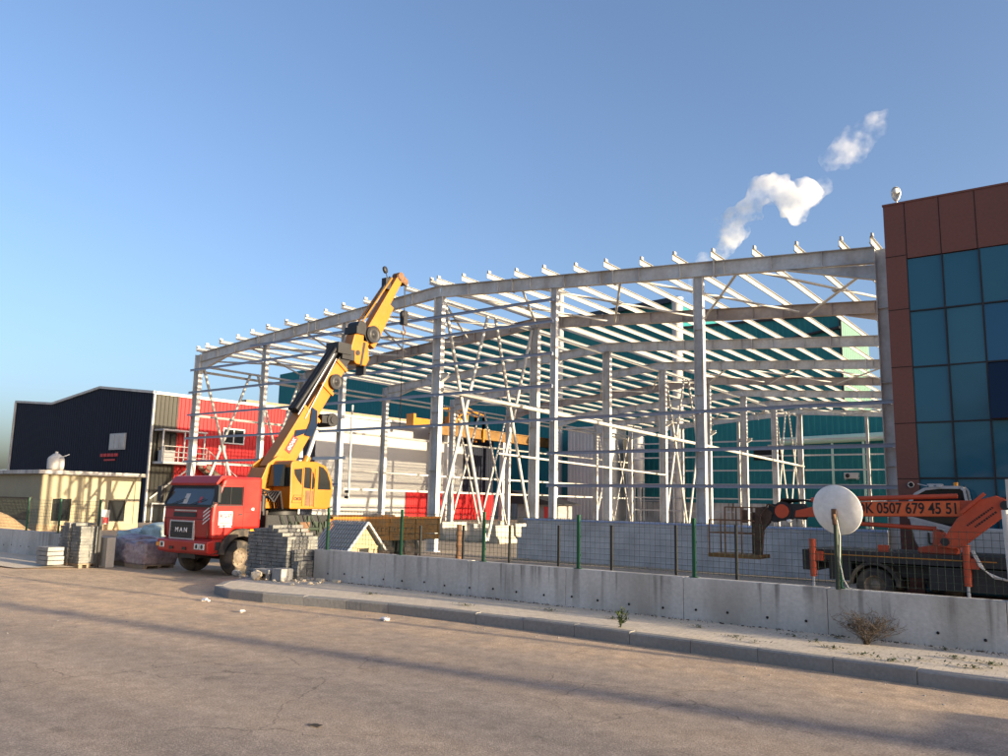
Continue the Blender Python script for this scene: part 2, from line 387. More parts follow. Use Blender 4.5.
# apron of trodden earth running out of the gate
g = MB(); g.add([(-24.2,9.9,.008),(-22,9.6,.008),(-19,9.5,.008),(-17.2,9.9,.008),(-16.6,11.2,.008),(-17.5,13.2,.008),(-17.8,26,.008),(-23.4,26,.008),(-23.5,12.6,.008)], [tuple(range(9))])
M['apron'] = ground_mat('gate_dirt', (.52,.375,.245), (.43,.32,.215), (.58,.42,.27), lambda H: H['mr'](H['noise'](.8, 6), .4, .65), .95, .5, 22, .3, (1,1,1), .3)
tag(g.build('gate_apron', M['apron']), kind='structure')

# pavement in front of the right wall with a kerb whose nose rounds into the gate
kl = [(60,11.3),(20,11.3),(8,11.3),(3,11.3),(-1,11.32),(-4.85,11.46),(-8.5,11.52),(-11.2,11.35),(-12.9,11.02),(-14.1,10.72),(-15.0,10.66),(-15.7,10.86),(-16.25,11.3),(-16.7,11.95),(-17.1,12.7),(-17.25,13.3)]
def smooth_line(p, k=4):
    out = []
    for i in range(len(p)-1):
        a = Vector(p[max(0,i-1)]); b = Vector(p[i]); c = Vector(p[i+1]); d = Vector(p[min(len(p)-1,i+2)])
        for q in range(k):
            t = q/k
            out.append(.5*((2*b)+(c-a)*t+(2*a-5*b+4*c-d)*t*t+(3*b-a-3*c+d)*t**3))
    out.append(Vector(p[-1])); return out
ks = smooth_line(kl, 4)
def off(line, d):
    res = []
    for i, p in enumerate(line):
        a = line[max(0,i-1)]; b = line[min(len(line)-1,i+1)]; t = (b-a).normalized(); n = Vector((t.y,-t.x)); res.append(p+n*d)
    return res
KH = .19
inner = off(ks, .17)
mk = MB()
# kerb stones about a metre long with a small gap between
dist = 0; cuts = [0]; acc = [0]
for a, b in zip(ks[:-1], ks[1:]): acc.append(acc[-1]+(b-a).length)
def at_len(line, s):
    for i in range(len(acc)-1):
        if acc[i+1] >= s:
            t = (s-acc[i])/max(1e-6, acc[i+1]-acc[i]); return line[i].lerp(line[i+1], t)
    return line[-1]
s0 = 0
rk = random.Random(3)
while s0 < acc[-1]-.05:
    s1 = min(acc[-1], s0+1.0); e = .004
    A, B = at_len(ks, s0+e), at_len(ks, s1-e); A2, B2 = at_len(inner, s0+e), at_len(inner, s1-e)
    j = rk.uniform(-.008, .008); h = KH+j
    dA = (A2-A).normalized()*.022; dB = (B2-B).normalized()*.022
    mk.add([(A.x,A.y,0),(B.x,B.y,0),(B2.x,B2.y,0),(A2.x,A2.y,0),
            (A.x,A.y,h-.022),(B.x,B.y,h-.022),(B2.x,B2.y,h),(A2.x,A2.y,h),(A.x+dA.x,A.y+dA.y,h),(B.x+dB.x,B.y+dB.y,h)],
           [(0,1,5,4),(4,5,9,8),(8,9,6,7),(0,4,8,7,3),(1,2,6,9,5),(2,3,7,6)])
    s0 = s1
tag(mk.build('kerb', M['kerb']), kind='structure')
pm = MB()
inn = off(ks, .172)
n_ = len(inn)
pts = [(p.x,p.y,KH-.006) for p in inn] + [(-15.62,13.6,KH-.006),(60,13.6,KH-.006)]
pm.add(pts, [tuple(range(len(pts)))])
tag(pm.build('pavement', M['pave']), kind='structure')
# narrow pavement left of the gate
pm = MB(); pm.box(-120,-27.4,10.2,12.6,-.05,.10); pm.add([(-27.4,10.2,.1),(-24.6,10.6,.03),(-23.6,12.6,.03),(-27.4,12.6,.1)],[(0,1,2,3)])
tag(pm.build('pavement_beyond_gate', M['pave']), kind='structure')
mk = MB(); x = -27.5
while x > -119: mk.box(x-.985, x, 10.02, 10.195, 0, .12+random.uniform(-.006,.006)); x -= 1.0
tag(mk.build('kerb_beyond_gate', M['kerb']), kind='structure')
# a far hill at the left edge
hm = MB(); prof = []
for i in range(25):
    t = i/24; prof.append((-1900+1500*t, 260+1200*t, 62*math.sin(math.pi*t)**.8+ 9*math.sin(t*17)+4*math.sin(t*41)))
vs = []
for x,y,z in prof: vs += [(x,y,-5),(x,y,max(2,z)),(x-400,y+400,-5)]
fs = []
for i in range(24):
    a = 3*i; fs += [(a,a+3,a+4,a+1),(a+1,a+4,a+5,a+2)]
hm.add(vs, fs); tag(hm.build('hills', M['hill']), kind='structure')

# ------------------------------------------------------------------ boundary walls
def add_drips(m, z0, z1, col=(.10,.085,.07)):
    # narrow run-off streaks that start at the wall top and die out downwards
    n = m.node_tree.nodes; l = m.node_tree.links; b = n['Principled BSDF']; src = b.inputs['Base Color'].links[0].from_socket
    g = n.new('ShaderNodeNewGeometry')
    def nz(sc, st, det):
        mp = n.new('ShaderNodeMapping'); mp.inputs['Scale'].default_value = st; l.new(g.outputs['Position'], mp.inputs[0])
        t = n.new('ShaderNodeTexNoise'); t.inputs['Scale'].default_value = sc; t.inputs['Detail'].default_value = det; l.new(mp.outputs[0], t.inputs['Vector']); return t.outputs['Fac']
    def mr(f, a, c, d, e):
        t = n.new('ShaderNodeMapRange'); l.new(f, t.inputs[0])
        for i, v in zip((1,2,3,4),(a,c,d,e)): t.inputs[i].default_value = v
        return t.outputs[0]
    def mu(a, c):
        t = n.new('ShaderNodeMath'); t.operation = 'MULTIPLY'; l.new(a, t.inputs[0]); l.new(c, t.inputs[1]); return t.outputs[0]
    sp = n.new('ShaderNodeSeparateXYZ'); l.new(g.outputs['Position'], sp.inputs[0])
    f = mu(mr(nz(1.0,(7.0,1.0,.25),4), .52, .64, 0, .92), mr(sp.outputs[2], z0, z1, .15, 1.0))
    f = mu(f, mr(nz(1.0,(.8,.8,.5),3), .38, .6, .1, 1.0))
    mx = n.new('ShaderNodeMixRGB'); l.new(f, mx.inputs[0]); l.new(src, mx.inputs[1]); mx.inputs[2].default_value = (*col,1); l.new(mx.outputs[0], b.inputs['Base Color'])
add_drips(M['concrete'], .15, .9)
def wall_run(name, x0, x1, y0, y1, z0, z1, label, seg=2.4):
    t = thing(name, ((x0+x1)/2, y0, 0), label, 'wall')
    m = MB(); x = x0; rn = random.Random(int(abs(x0)*10))
    while x < x1-.02:
        xe = min(x1, x+seg); j = rn.uniform(-.006,.006)
        m.box(x+.004, xe-.004, y0+j*.6, y1, z0, z1+j)
        x = xe
    m.build('wall_panel', M['concrete'], t, bevel=.006)
    h = MB(); x = x0+.5
    while x < x1-.2:
        z = z0+.36+rn.uniform(-.02,.02)
        h.lathe([(0,0),(.022,0),(.022,.004),(0,.004)], (x+rn.uniform(-.04,.04), y0-.010, z), (0,-1,0), 10)
        x += .62
    h.build('tie_hole_row', M['dark'], t)
    return t
wall_run('concrete_wall', -15.6, 40, 13.5, 13.75, 0, .89, 'long low grey concrete wall behind the paved footpath, carrying the green mesh fence')
wall_run('concrete_wall', -60, -23.6, 12.6, 12.85, 0, .86, 'low grey concrete wall left of the gate, behind the stacked grey pavers')

# ------------------------------------------------------------------ mesh fences
def mesh_panel(xa, xb, y, z0, z1, parent, pitch=.1, r=.0029):
    m = MB(); n = int((xb-xa)/pitch)
    for i in range(1, n):
        x = xa+(xb-xa)*i/n; m.box(x-r, x+r, y-r, y+r, z0, z1)
    k = int((z1-z0)/.1)
    for i in range(k+1):
        z = z0+.02+(z1-z0-.04)*i/k; rr_ = r*1.3 if i % 4 == 0 else r
        m.box(xa, xb, y+.008, y+.008+2*r, z-rr_, z+rr_)
    return m.build('mesh_panel', M['darkgreen'], parent)
def fence_post(x, y, z0, z1, parent, w=.028, mt='green'):
    m = MB(); m.box(x-w, x+w, y-w*.8, y+w*.8, z0, z1); m.box(x-w-.004, x+w+.004, y-w*.8-.004, y+w*.8+.004, z1, z1+.015)
    for z in (z0+.25, z0+.6): m.box(x-w-.006, x+w+.006, y+w*.8, y+w*.8+.016, z-.02, z+.02)
    m.box(x-.07, x+.07, y-.06, y+.06, z0, z0+.008)
    return m.build('post', M[mt], parent)
t = thing('wire_fence', (-8,13.63,.89), 'green wire mesh fence on square posts along the top of the long low concrete wall', 'fence')
FX = [-15.3,-12.85,-10.5,-8.2,-5.85,-3.42,-1.0,1.4,3.8]
for x in FX: fence_post(x, 13.63, .892, 1.89, t)
for a, b in zip(FX[:-1], FX[1:]): mesh_panel(a+.03, b-.03, 13.665, .95, 1.84, t)
t = thing('wire_fence', (-27,12.72,.86), 'green wire mesh fence on the low wall in front of the cream hut', 'fence')
FX = [-33.9,-31.5,-29.1,-26.9,-24.44]
for x in FX: fence_post(x, 12.72, .862, 1.94, t)
for a, b in zip(FX[:-1], FX[1:]): mesh_panel(a+.03, b-.03, 12.755, .92, 1.9, t)
m = MB(); m.box(-23.63,-23.55,12.3,12.38,0,1.45); m.box(-23.645,-23.535,12.285,12.395,1.45,1.465); m.box(-23.55,-23.5,12.32,12.36,1.1,1.2)
tag(m.build('gate_post', M['black']), 'black steel gate post standing free beside the wrapped bags', 'post')
SP = [(-14.4,'dark slim post in the yard near the yellow truck bed'),(-12.97,'dark slim post in the yard left of the striped marker'),(-11.54,'dark slim post in front of the row of pale concrete blocks'),
      (-10.15,'dark slim post at the left end of the grey block wall'),(-8.78,'dark slim post midway along the left half of the grey block wall'),
      (-7.26,'dark slim post between the middle fence posts before the grey block wall'),(-5.97,'dark slim post right of the rusty work platform')]
SP = [(x, lb) for x, lb in SP]
for i, (x, lb) in enumerate(SP):
    m = MB(); zt = 1.46+.034*(x+14.4); m.box(x-.026,x+.026,15.975,16.025,0,zt); m.box(x-.03,x+.03,15.97,16.03,zt,zt+.012); m.box(x-.08,x+.08,15.92,16.08,0,.012)
    tag(m.build('yard_post', M['black']), lb, 'post', 'slim dark posts behind the mesh fence')
m = MB(); X = -13.93
m.tube((X,17,0),(X,17,1.5),.07,10)
for z in (.3,.6,.9,1.2): m.lathe([(.071,z),(.085,z+.02),(.085,z+.1),(.071,z+.12)], (X,17,0), (0,0,1), 10)
mk_ = m.build('marker_post', M['rusty']); tag(mk_, 'rusty yellow banded marker pole in the yard by the pale concrete blocks', 'pole')

# satellite dish on its own pole behind the wall top
t = thing('satellite_dish', (-3.4,13.45,.9), 'round dusty white satellite dish on a thin dark pole above the concrete wall', 'satellite dish')
dn = Vector((.18,.93,.22)).normalized()
dc = Vector((-3.40,13.52,2.10)); RD = .39
prof = [(RD*math.sin(a), -.10+.10*(math.sin(a))**2) for a in [0,.2,.4,.6,.8,1.0,1.2,1.4,math.pi/2]]
prof2 = prof + [(RD+.008,.004),(RD-.004,.010)] + [(r*.985, h+.012) for r, h in prof[::-1]]
MB().lathe(prof2, dc, dn, 40).build('reflector', M['dish_white'], t)
b = MB(); cc = dc - dn*.10
b.box(cc.x-.035,cc.x+.035,cc.y-.05,cc.y+.0,cc.z-.12,cc.z+.04); b.tube(cc+Vector((0,-.05,-.05)), cc+Vector((.02,-.10,-.2)), .03, 8)
b.build('bracket', M['rusty'], t)
MB().tube((-3.40,13.40,.89),(-3.40,13.40,2.0),.036,10).build('pole', M['darkgreen'], t)
MB().path([(-3.37,13.36,1.95),(-3.33,13.35,1.7),(-3.35,13.36,1.3),(-3.31,13.37,1.05),(-3.24,13.36,.93),(-3.12,13.38,.90)], .009, 6).build('cable', M['offwhite'], t)
MB().tube(cc+Vector((0,0,.0)), cc+dn*.45+Vector((0,0,-.2)), .012, 6).build('feed_arm', M['galv'], t)

# ------------------------------------------------------------------ grey block wall filling the steel front
t = thing('block_wall', (-11,26.2,0), 'grey unplastered block wall between the steel columns behind the mesh fence', 'wall')
m = MB(); m.box(-18.0,-5.15,26.02,26.22,0,1.46); m.box(-18.25,-18.0,26.04,26.2,0,1.2); m.box(-18.45,-18.25,26.06,26.18,0,.8); m.build('wall_panel', M['cmu'], t)
M['sill'] = mat('blue_galvanised_sill', (.32,.40,.58), .4, .3)
MB().box(-18.1,-5.15,25.98,26.26,1.462,1.53).build('sill_rail', M['sill'], t)

# ------------------------------------------------------------------ brown and glass office building
KB = 23.5/22.5
def bx_(x): return x*KB
def bz_(z): return (z-EYE)*KB+EYE
BY = 23.5
t = thing('office_building', (4,BY,0), 'dark brown clad office building with a gridded teal glass front', 'building')
L, TOP = bx_(-4.17), bz_(10.1); G0, GT = bx_(-3.68), bz_(8.6)
RX = 34.0
m = MB()
m.box(L, G0, BY, 25.9, 0, TOP)                       # left pier
m.box(G0, RX, BY, 25.9, GT, TOP)                     # fascia
m.box(G0, RX, BY+.12, 25.9, 0, GT)                   # backing behind the glass
m.box(L-.02, RX+.02, BY-.02, 25.92, TOP, TOP+.05)    # coping
m.build('wall', M['brown'], t)
for z in (bz_(8.69), bz_(7.26), bz_(5.75), bz_(4.3), bz_(2.9)):
    j = MB(); j.box(L-.003, G0, BY-.003, BY+.01, z-.012, z+.012); j.build('panel_joint', M['joint'], t)
x = bx_(-3.66)
while x < 12:
    j = MB(); j.box(x-.012, x+.012, BY-.004, BY+.01, GT, TOP); j.build('panel_joint', M['joint'], t); x += .80*KB
rows = [bz_(v) for v in (8.6,7.19,5.73,4.31,2.92,1.5,.15)]
xs = [G0+i*.82*KB for i in range(int((RX-G0)/(.82*KB))+1)]
rg = random.Random(5)
cnt = 0
for ci in range(len(xs)-1):
    for ri in range(len(rows)-1):
        z1, z0 = rows[ri], rows[ri+1]; x0, x1 = xs[ci], xs[ci+1]
        if ci > 11: continue
        if ci == 2 and ri == 2:
            w_ = MB(); tl = .06
            w_.add([(x0+.02,BY+.05,z1-.02),(x1-.02,BY+.05,z1-.02),(x1-.02,BY-tl-.12,z0+.02),(x0+.02,BY-tl-.12,z0+.02),(x0+.02,BY+.08,z1-.02),(x1-.02,BY+.08,z1-.02),(x1-.02,BY-tl-.08,z0+.02),(x0+.02,BY-tl-.08,z0+.02)],
                   [(0,1,2,3),(7,6,5,4),(0,4,5,1),(3,2,6,7),(0,3,7,4),(1,5,6,2)])
            o = w_.build('open_window', M['glass_navy'], t); o['label'] = 'dark top-hung window tilted open'
        else:
            w_ = MB(); a = rg.uniform(-.016,.016); b2 = rg.uniform(-.012,.012)
            w_.box(x0+.022, x1-.022, BY+.045, BY+.10, z0+.022, z1-.022)
            w_.v = [(p[0], p[1]+(a if p[2] > (z0+z1)/2 else -a)+(b2 if p[0] > (x0+x1)/2 else -b2), p[2]) for p in w_.v]
            w_.build('window_pane', rg.choice((M['glass_teal'],M['glass_teal'],M['glass_teal_b'],M['glass_teal_c'])), t); cnt += 1
mu = MB()
for x in xs[:13]: mu.box(x-.018, x+.018, BY+.01, BY+.118, rows[-1], GT)
for z in rows[1:]:
    for a, b in zip(xs[:12], xs[1:13]): mu.box(a+.018, b-.018, BY+.014, BY+.118, z-.018, z+.018)
mu.build('mullion_grid', M['black'], t)
MB().box(xs[12], RX, BY+.03, BY+.115, .15, GT-.02).build('window_band', M['glass_teal'], t)
wl = thing('wall_lamp', (bx_(-3.86),BY,bz_(2.75)), 'small round white ringed lamp on the brown pier above the orange boom', 'lamp')
c = Vector((bx_(-3.86),BY-.004,bz_(2.75)))
MB().lathe([(.055,0),(.075,-.0),(.08,-.05),(.06,-.06),(.055,-.03),(.055,0)], c, (0,1,0), 20).build('housing', M['offwhite'], wl)
MB().lathe([(0,0),(.052,0),(.052,-.02),(0,-.03)], c, (0,1,0), 16).build('lens', M['glass_dark'], wl)
fl = thing('floodlight', (bx_(-3.9),BY+.3,TOP+.05), 'oval grey floodlight on a short stem on the roof corner of the brown building', 'lamp')
c = Vector((bx_(-3.88),BY+.3,TOP+.05))
MB().tube(c, c+Vector((0,0,.16)), .025, 8).build('stem', M['galv'], fl)
b = MB(); b.lathe([(0,-.06),(.10,-.055),(.125,-.02),(.125,.02),(.11,.03)], c+Vector((0,-.02,.40)), (.25,-.95,.1), 22)
b.v = [(p[0], p[1], c.z+.40+(p[2]-c.z-.40)*(1.35 if p[2] > c.z+.40 else 2.1)) for p in b.v]
b.build('housing', M['galv'], fl)
b = MB(); b.lathe([(0,.034),(.085,.034),(.085,.03),(0,.028)], c+Vector((0.0,-.025,.43)), (.25,-.95,.1), 18); b.build('lens', M['lamp_glass'], fl)
# ------------------------------------------------------------------ the steel frame
XR, YF, S, DD = -4.923, 26.203, 6.0, 7.512
HE, HR = 10.152, 11.507            # top of the rafters at eave and ridge
XL, XM = XR-6*S, XR-3*S
NK = 8
def rz(x):                          # top of rafter at x
    return HE+(HR-HE)*(1-abs(x-XM)/(3*S))
sf = thing('steel_frame', (XM,YF+26,0), 'unfinished grey steel portal frame hall with open roof purlins and wall rails', 'steel frame')
st, rs, gv = M['steel'], M['rust_steel'], M['galv']
RH = .52
def column(x, y, top, w=.24, h=.42, along='x', m=st, base=0.0):
    b = MB(); b.ibeam((x,y,base+.03), (x,y,top), w, h, .022, .016, (1,0,0) if along == 'x' else (0,1,0))
    b.box(x-h*.62, x+h*.62, y-w*.75, y+w*.75, base, base+.03)
    for z in (3.4, 5.9, 8.2):
        if z < top-.5:
            for s in (-1,1):
                b.box(x+s*.012, x+s*(h/2-.024), y-w/2+.01, y+w/2-.01, z-.008, z+.008)
    return b.build('column', m, sf)
# front wall columns: corners, ridge and the lighter posts between
for i in range(7):
    x = XR-i*S
    if i in (0, 3, 6): column(x, YF, rz(x)-RH-.002 if i == 3 else rz(x)-.08, .26, .46)
    elif i == 4: column(x, YF, rz(x)-RH-.002, .20, .30)
    elif i == 2: column(x, YF, rz(x)-RH-.002, .18, .26)
    else: column(x, YF, rz(x)-RH-.002, .20, .34)
for k in range(1, NK):
    y = YF+DD*k
    for x in (XL, XR): column(x, y, rz(x)-.08, .26, .44)
    column(XM, y, rz(XM)-RH-.002, .26, .48)
for i in (1,2,4,5): column(XR-i*S, YF+DD*(NK-1), rz(XR-i*S)-RH-.002, .18, .26)
# rafters: tapered haunch at the eaves, splice plates along the way
def rafter(xa, xb, y, m):
    """eave xa to ridge xb"""
    s = 1 if xb > xa else -1
    b = MB(); up = (0,0,1)
    xa_ = xa + s*.235; xb_ = xb - s*.012
    za, zb = rz(xa_)-RH/2, rz(xb_)-RH/2
    b.ibeam((xa_,y,za), (xb_,y,zb), .22, RH, .02, .014, up)
    # haunch under the eave
    hx = xa+s*2.9
    b.prism([(xa+s*.24, rz(xa)-RH-.03), (xa+s*.24, rz(xa)-RH-.50), (hx, rz(hx)-RH-.008), (hx, rz(hx)-RH-.002)], 'y', y-.008, y+.008)
    b.ext([(-.11,-.009),(.11,-.009),(.11,.009),(-.11,.009)], (xa+s*.24,y,rz(xa)-RH-.51), (hx+s*.03,y,rz(hx)-RH-.014), (0,0,1))
    for t in (.30, .52, .78):
        x = xa+(xb-xa)*t
        b.box(x-.014, x+.014, y-.125, y+.125, rz(x)-RH-.05, rz(x)+.04)
    for t in [(.1+.09*q) for q in range(10)]:
        x = xa+(xb-xa)*t
        for sy in (-1,1): b.box(x-.006, x+.006, y+sy*.012, y+sy*.105, rz(x)-RH+.03, rz(x)-.03)
    return b.build('rafter', m, sf)
for k in range(NK):
    m = rs if k in (1,4) else st
    rafter(XL, XM, YF+DD*k, m); rafter(XR, XM, YF+DD*k, m)
# purlins: pressed sections running the whole depth, ends standing out past the front rafter
pr = [0.0]+[1.385*i for i in range(1,13)]
px = []
for i in range(13):
    d = .22+1.385*i
    px += [XM-d, XM+d]
px += [XL+.25, XR-.25]
Z = [(-.035,-.10),(.004,-.10),(.004,.088),(.07,.088),(.07,.10),(-.004,.10),(-.004,-.088),(-.035,-.088)]
rp = random.Random(11)
YE = YF+DD*(NK-1)+.35
M['purlin'] = mat('pale_purlin', (.38,.375,.355), .45, .15, .08, .5)
for x in px:
    b = MB(); z = rz(x)+.115; e = rp.uniform(.38,.62)
    b.ext(Z, (x,YF-e,z), (x,YE,z), (0,0,1))
    for k in range(NK):
        y = YF+DD*k
        b.box(x-.012-.06, x-.008, y-.07, y+.07, rz(x)+.001, z+.09)
    b.box(x+.02, x+.085, YF-e-.02, YF-e+.16, z+.101, z+.20)      # lap clip at the free end
    b.build('purlin', M['purlin'], sf)
# front rails
M['girt'] = mat('blue_galvanised_rail', (.30,.33,.40), .4, .3, .08, .7, spec=.5)
def girt(x0, x1, z, y=YF-.30, m=None, nm='girt'):
    m = m or M['girt']; b = MB()
    b.ext([(-.03,-.058),(.03,-.058),(.03,-.045),(-.012,-.045),(-.012,.045),(.03,.045),(.03,.058),(-.03,.058)], (x0,y,z), (x1,y,z), (0,0,1))
    i = 0
    for i in range(7):
        x = XR-i*S
        if min(x0,x1)-.1 <= x <= max(x0,x1)+.1: b.box(x-.05, x+.05, y+.032, YF-.132, z-.06, z+.06)
    return b.build(nm, m, sf)
Z5, Z4, Z3 = 5.29, 4.0, 2.78
girt(XL-.35, XR+.3, Z5)
girt(XR-2*S-.1, XR+.3, Z4); girt(XR-2*S-.1, XR+.3, Z3)
girt(XL-.35, XR-4*S+.35, Z4); girt(XL-.35, XR-4*S+.35, Z3)
for z in (6.60, 7.87, 9.15): girt(XL-.35, XR-2*S+.1, z)
girt(XR-5*S-1.0, XR-2*S+.1, 10.02)
# left side wall rails and rear wall rails
def rail(p0, p1, m=gv, w=.06, h=.14, nm='girt'):
    b = MB(); b.bar(p0, p1, w, h); return b.build(nm, m, sf)
for z in (2.78, 4.0, 6.6, 9.15): rail((XL-.27,YF-.1,z), (XL-.27,YE,z), M['cream_steel'])
for z in (1.6, 2.9, 4.3, 5.7, 7.1, 8.6): rail((XL-.2,YE+.0,z), (XR+.2,YE+.0,z))
# eave ties and the longitudinal beam along the ridge columns
b = MB(); b.tube((XM+.28,YF,6.86), (XM+.28,YE-.4,6.02), .10, 10); b.build('tie_beam', M['cream_steel'], sf)
b = MB(); b.tube((XM+.28,YF+DD*.55,4.36), (XM+.28,YF+DD*3,4.05), .055, 8); b.build('tie_beam', M['cream_steel'], sf)
for x in (XL, XR):
    b = MB(); b.tube((x,YF+.2,HE-.72), (x,YE-.5,HE-.72), .07, 8); b.build('eave_tie', M['cream_steel'], sf)
b = MB(); b.tube((XM-.2,YF+.3,HR-.62), (XM-.2,YE-.5,HR-.62), .075, 8); b.build('ridge_tie', M['cream_steel'], sf)
# corbels for a crane rail on the ridge columns
for k in (0,3,4,5,6):
    y = YF+DD*k
    for s in (-1,1):
        b = MB(); x0 = XM+s*.242; x1 = XM+s*.62; z = 7.55
        b.prism([(x0,z-.34),(x0,z),(x1,z),(x1,z-.12)], 'y', y-.009, y+.009); b.box(min(x0,x1), max(x0,x1), y-.11, y+.11, z+.002, z+.022)
        b.prism([(x0,z-.36),(x0,z-.342),(x1,z-.122),(x1,z-.14)], 'y', y-.10, y+.10)
        b.build('corbel', st, sf)
# vertical bracing: two crossed panels per braced bay, meeting a strut head
def brace(p0, p1, r=.078, m=M['cream_steel']):
    b = MB(); b.tube(p0, p1, r, 8); return b.build('brace', m, sf)
def vbay(x, k):
    ya, yb = YF+DD*k+.22, YF+DD*(k+1)-.22; ym = (ya+yb)/2
    zt = rz(x)-RH-.15; zb = .35
    for (a, c, sgn) in ((ya, ym-.18, 1), (ym+.18, yb, 1)):
        brace((x-.09,a,zb), (x-.09,c,zt)); brace((x+.09,a,zt), (x+.09,c,zb))
        b = MB(); cy, cz = (a+c)/2, (zb+zt)/2
        b.prism([(cy-.22,cz-.12),(cy+.22,cz-.12),(cy+.22,cz+.12),(cy-.22,cz+.12)], 'x', x-.012, x+.012); b.build('gusset', st, sf)
for k in (0,3,6): vbay(XM, k)
vbay(XL, 0); vbay(XL, 3); vbay(XL, 6)
# roof bracing: crosses in the plane under the purlins
def xroof(xa, xb, k):
    y0, y1 = YF+DD*k+.2, YF+DD*(k+1)-.2
    za, zb = rz(xa)-.34, rz(xb)-.34
    brace((xa,y0,za), (xb,y1,zb), .05); brace((xa,y1,za-.11), (xb,y0,zb-.11), .05)
    b = MB(); b.box((xa+xb)/2-.2, (xa+xb)/2+.2, (y0+y1)/2-.2, (y0+y1)/2+.2, (za+zb)/2-.06, (za+zb)/2-.05); b.build('gusset', st, sf)
for k in (0,3,6):
    for q in range(4):
        d = 3*S/4
        xroof(XM+d*q+.2, XM+d*(q+1)-.2, k); xroof(XM-d*q-.2, XM-d*(q+1)+.2, k)
# loose rail lengths parked on the left post and a plumb pole
b = MB(); b.box(XR-4*S-1.2, XR-4*S+1.0, YF-.52, YF-.46, 3.92, 4.06); b.build('loose_rail', gv, sf)

b = MB(); b.tube((-27.9,YF-.24,2.1),(-27.9,YF-.24,6.45),.05,8); b.build('sag_rod', M['cream_steel'], sf)
for z in (2.2, 2.45):
    b = MB(); b.box(-28.05,-27.82,YF-.33,YF-.29,z-.06,z+.06); b.build('clamp', M['black'], sf)
# ------------------------------------------------------------------ factories behind the frame
t = thing('teal_factory', (-70,88,0), 'huge teal clad factory hall with a sloping roofline behind the steel frame', 'factory')
YT = 88.0
def wallsheet(name, poly, y, m, parent, pitch=.6, depth=.03):
    """ribbed wall facing -Y under a roofline polygon given as [(x, ztop)], from z0"""
    b = MB()
    for (xa, za, ba), (xb, zb, bb) in zip(poly[:-1], poly[1:]):
        b.corr((xa,y), (xb,y), ba, bb, za, zb, pitch, depth, (0,-1,0))
    return b.build(name, m, parent)
wallsheet('wall', [(-113,23.1,2.5),(-50.4,26.4,2.5),(-39,26.55,2.5)], YT, M['teal'], t)
b = MB(); b.prism([(-113,0),(-113,23.0),(-50.4,26.3),(-39,26.4),(-39,0)], 'y', YT+.1, YT+30); b.build('hall_body', M['teal'], t)
b = MB(); b.box(-113,-39,YT-.25,YT+.05,0,2.5); b.build('plinth', M['concrete'], t)
b = MB(); b.ext([(-.3,-.5),(.3,-.5),(.3,.1),(-.3,.1)], (-70,YT-.45,25.4), (-39,YT-.45,26.65)); b.build('eave_gutter', M['glass_dark'], t)
b = MB(); b.box(-60,-40,YT-.35,YT-.1,2.55,2.75); b.build('base_flashing', M['galv'], t)
t2 = thing('teal_factory', (-30,88,0), 'lower teal factory block with a pale mint sunlit end wall', 'factory')
wallsheet('wall', [(-38.9,22.9,2.5),(-21,22.45,2.5)], YT, M['teal'], t2)
b = MB(); b.prism([(-38.9,0),(-38.9,22.8),(-21.05,22.35),(-21.05,0)], 'y', YT+.1, YT+12.4); b.build('hall_body', M['teal'], t2)
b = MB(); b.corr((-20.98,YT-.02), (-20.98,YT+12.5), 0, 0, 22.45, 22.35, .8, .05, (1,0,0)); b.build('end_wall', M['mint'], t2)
b = MB(); b.ext([(-.06,-.14),(.06,-.14),(.06,.14),(-.06,.14)], (-38.9,YT-.12,22.98), (-20.9,YT-.12,22.52)); b.box(-21.1,-20.9,YT-.2,YT+.0,2.5,22.4); b.build('roof_trim', M['black'], t2)
b = MB(); b.box(-38.9,-20.9,YT-.25,YT+.05,0,2.5); b.build('plinth', M['concrete'], t2)
b = MB(); b.box(-30.6,-27.6,YT-.10,YT-.07,7.2,8.5); b.build('loading_opening', M['dark'], t2)
b = MB(); b.prism([(-30.0,19.75),(-21.0,20.85),(-21.0,21.1),(-30.0,19.85)], 'y', YT-.6, YT-.1); b.build('dark_slanted_strip', M['black'], t2)  # thin black slanted strip across the upper wall
b = MB(); b.corr((-25,87.3),(8,87.3),2.5,2.5,11.9,11.7,.6,.03,(0,-1,0)); b.build('annex_wall', M['teal'], t2)
b = MB(); b.box(-25,8,87.36,87.9,0,11.7); b.box(-20.8,8,87.95,100,0,11.6); b.build('annex_body', M['teal'], t2)
b = MB(); b.box(-21,8.1,87.15,87.6,11.72,11.98); b.build('annex_trim', M['black'], t2)
b = MB(); b.tube((-27.2,86.6,9.05), (-16.2,86.6,9.35), .42, 16); 
for x in (-25,-22,-19,-17): b.box(x-.1,x+.1,86.5,86.7,0,8.9)
M['duct'] = mat('pale_mint_pipe', (.42,.60,.50), .45, 0, .06, .3)
tag(b.build('duct', M['duct']), 'long mint green pipe running level in front of the lower teal factory block', 'pipe')
tc = thing('air_conditioner', (-20.3,86.8,5.1), 'white boxed air conditioner unit on the lower teal factory wall', 'air conditioner')
b = MB(); b.box(-20.95,-19.6,86.5,87.0,5.15,5.75); b.build('casing', M['white'], tc, bevel=.03)
b = MB(); b.lathe([(.20,0),(.22,-.02),(.05,-.03),(0,-.03)], (-20.6,86.49,5.45), (0,1,0), 16); b.build('fan_grille', M['black'], tc)
b = MB(); b.box(-20.9,-20.8,86.5,87.28,5.05,5.14); b.box(-19.8,-19.7,86.5,87.28,5.05,5.14); b.build('bracket', M['galv'], tc)
t3 = thing('factory_shed', (-14,100,0), 'dark green distant factory roof glimpsed right of the mint end wall', 'factory')
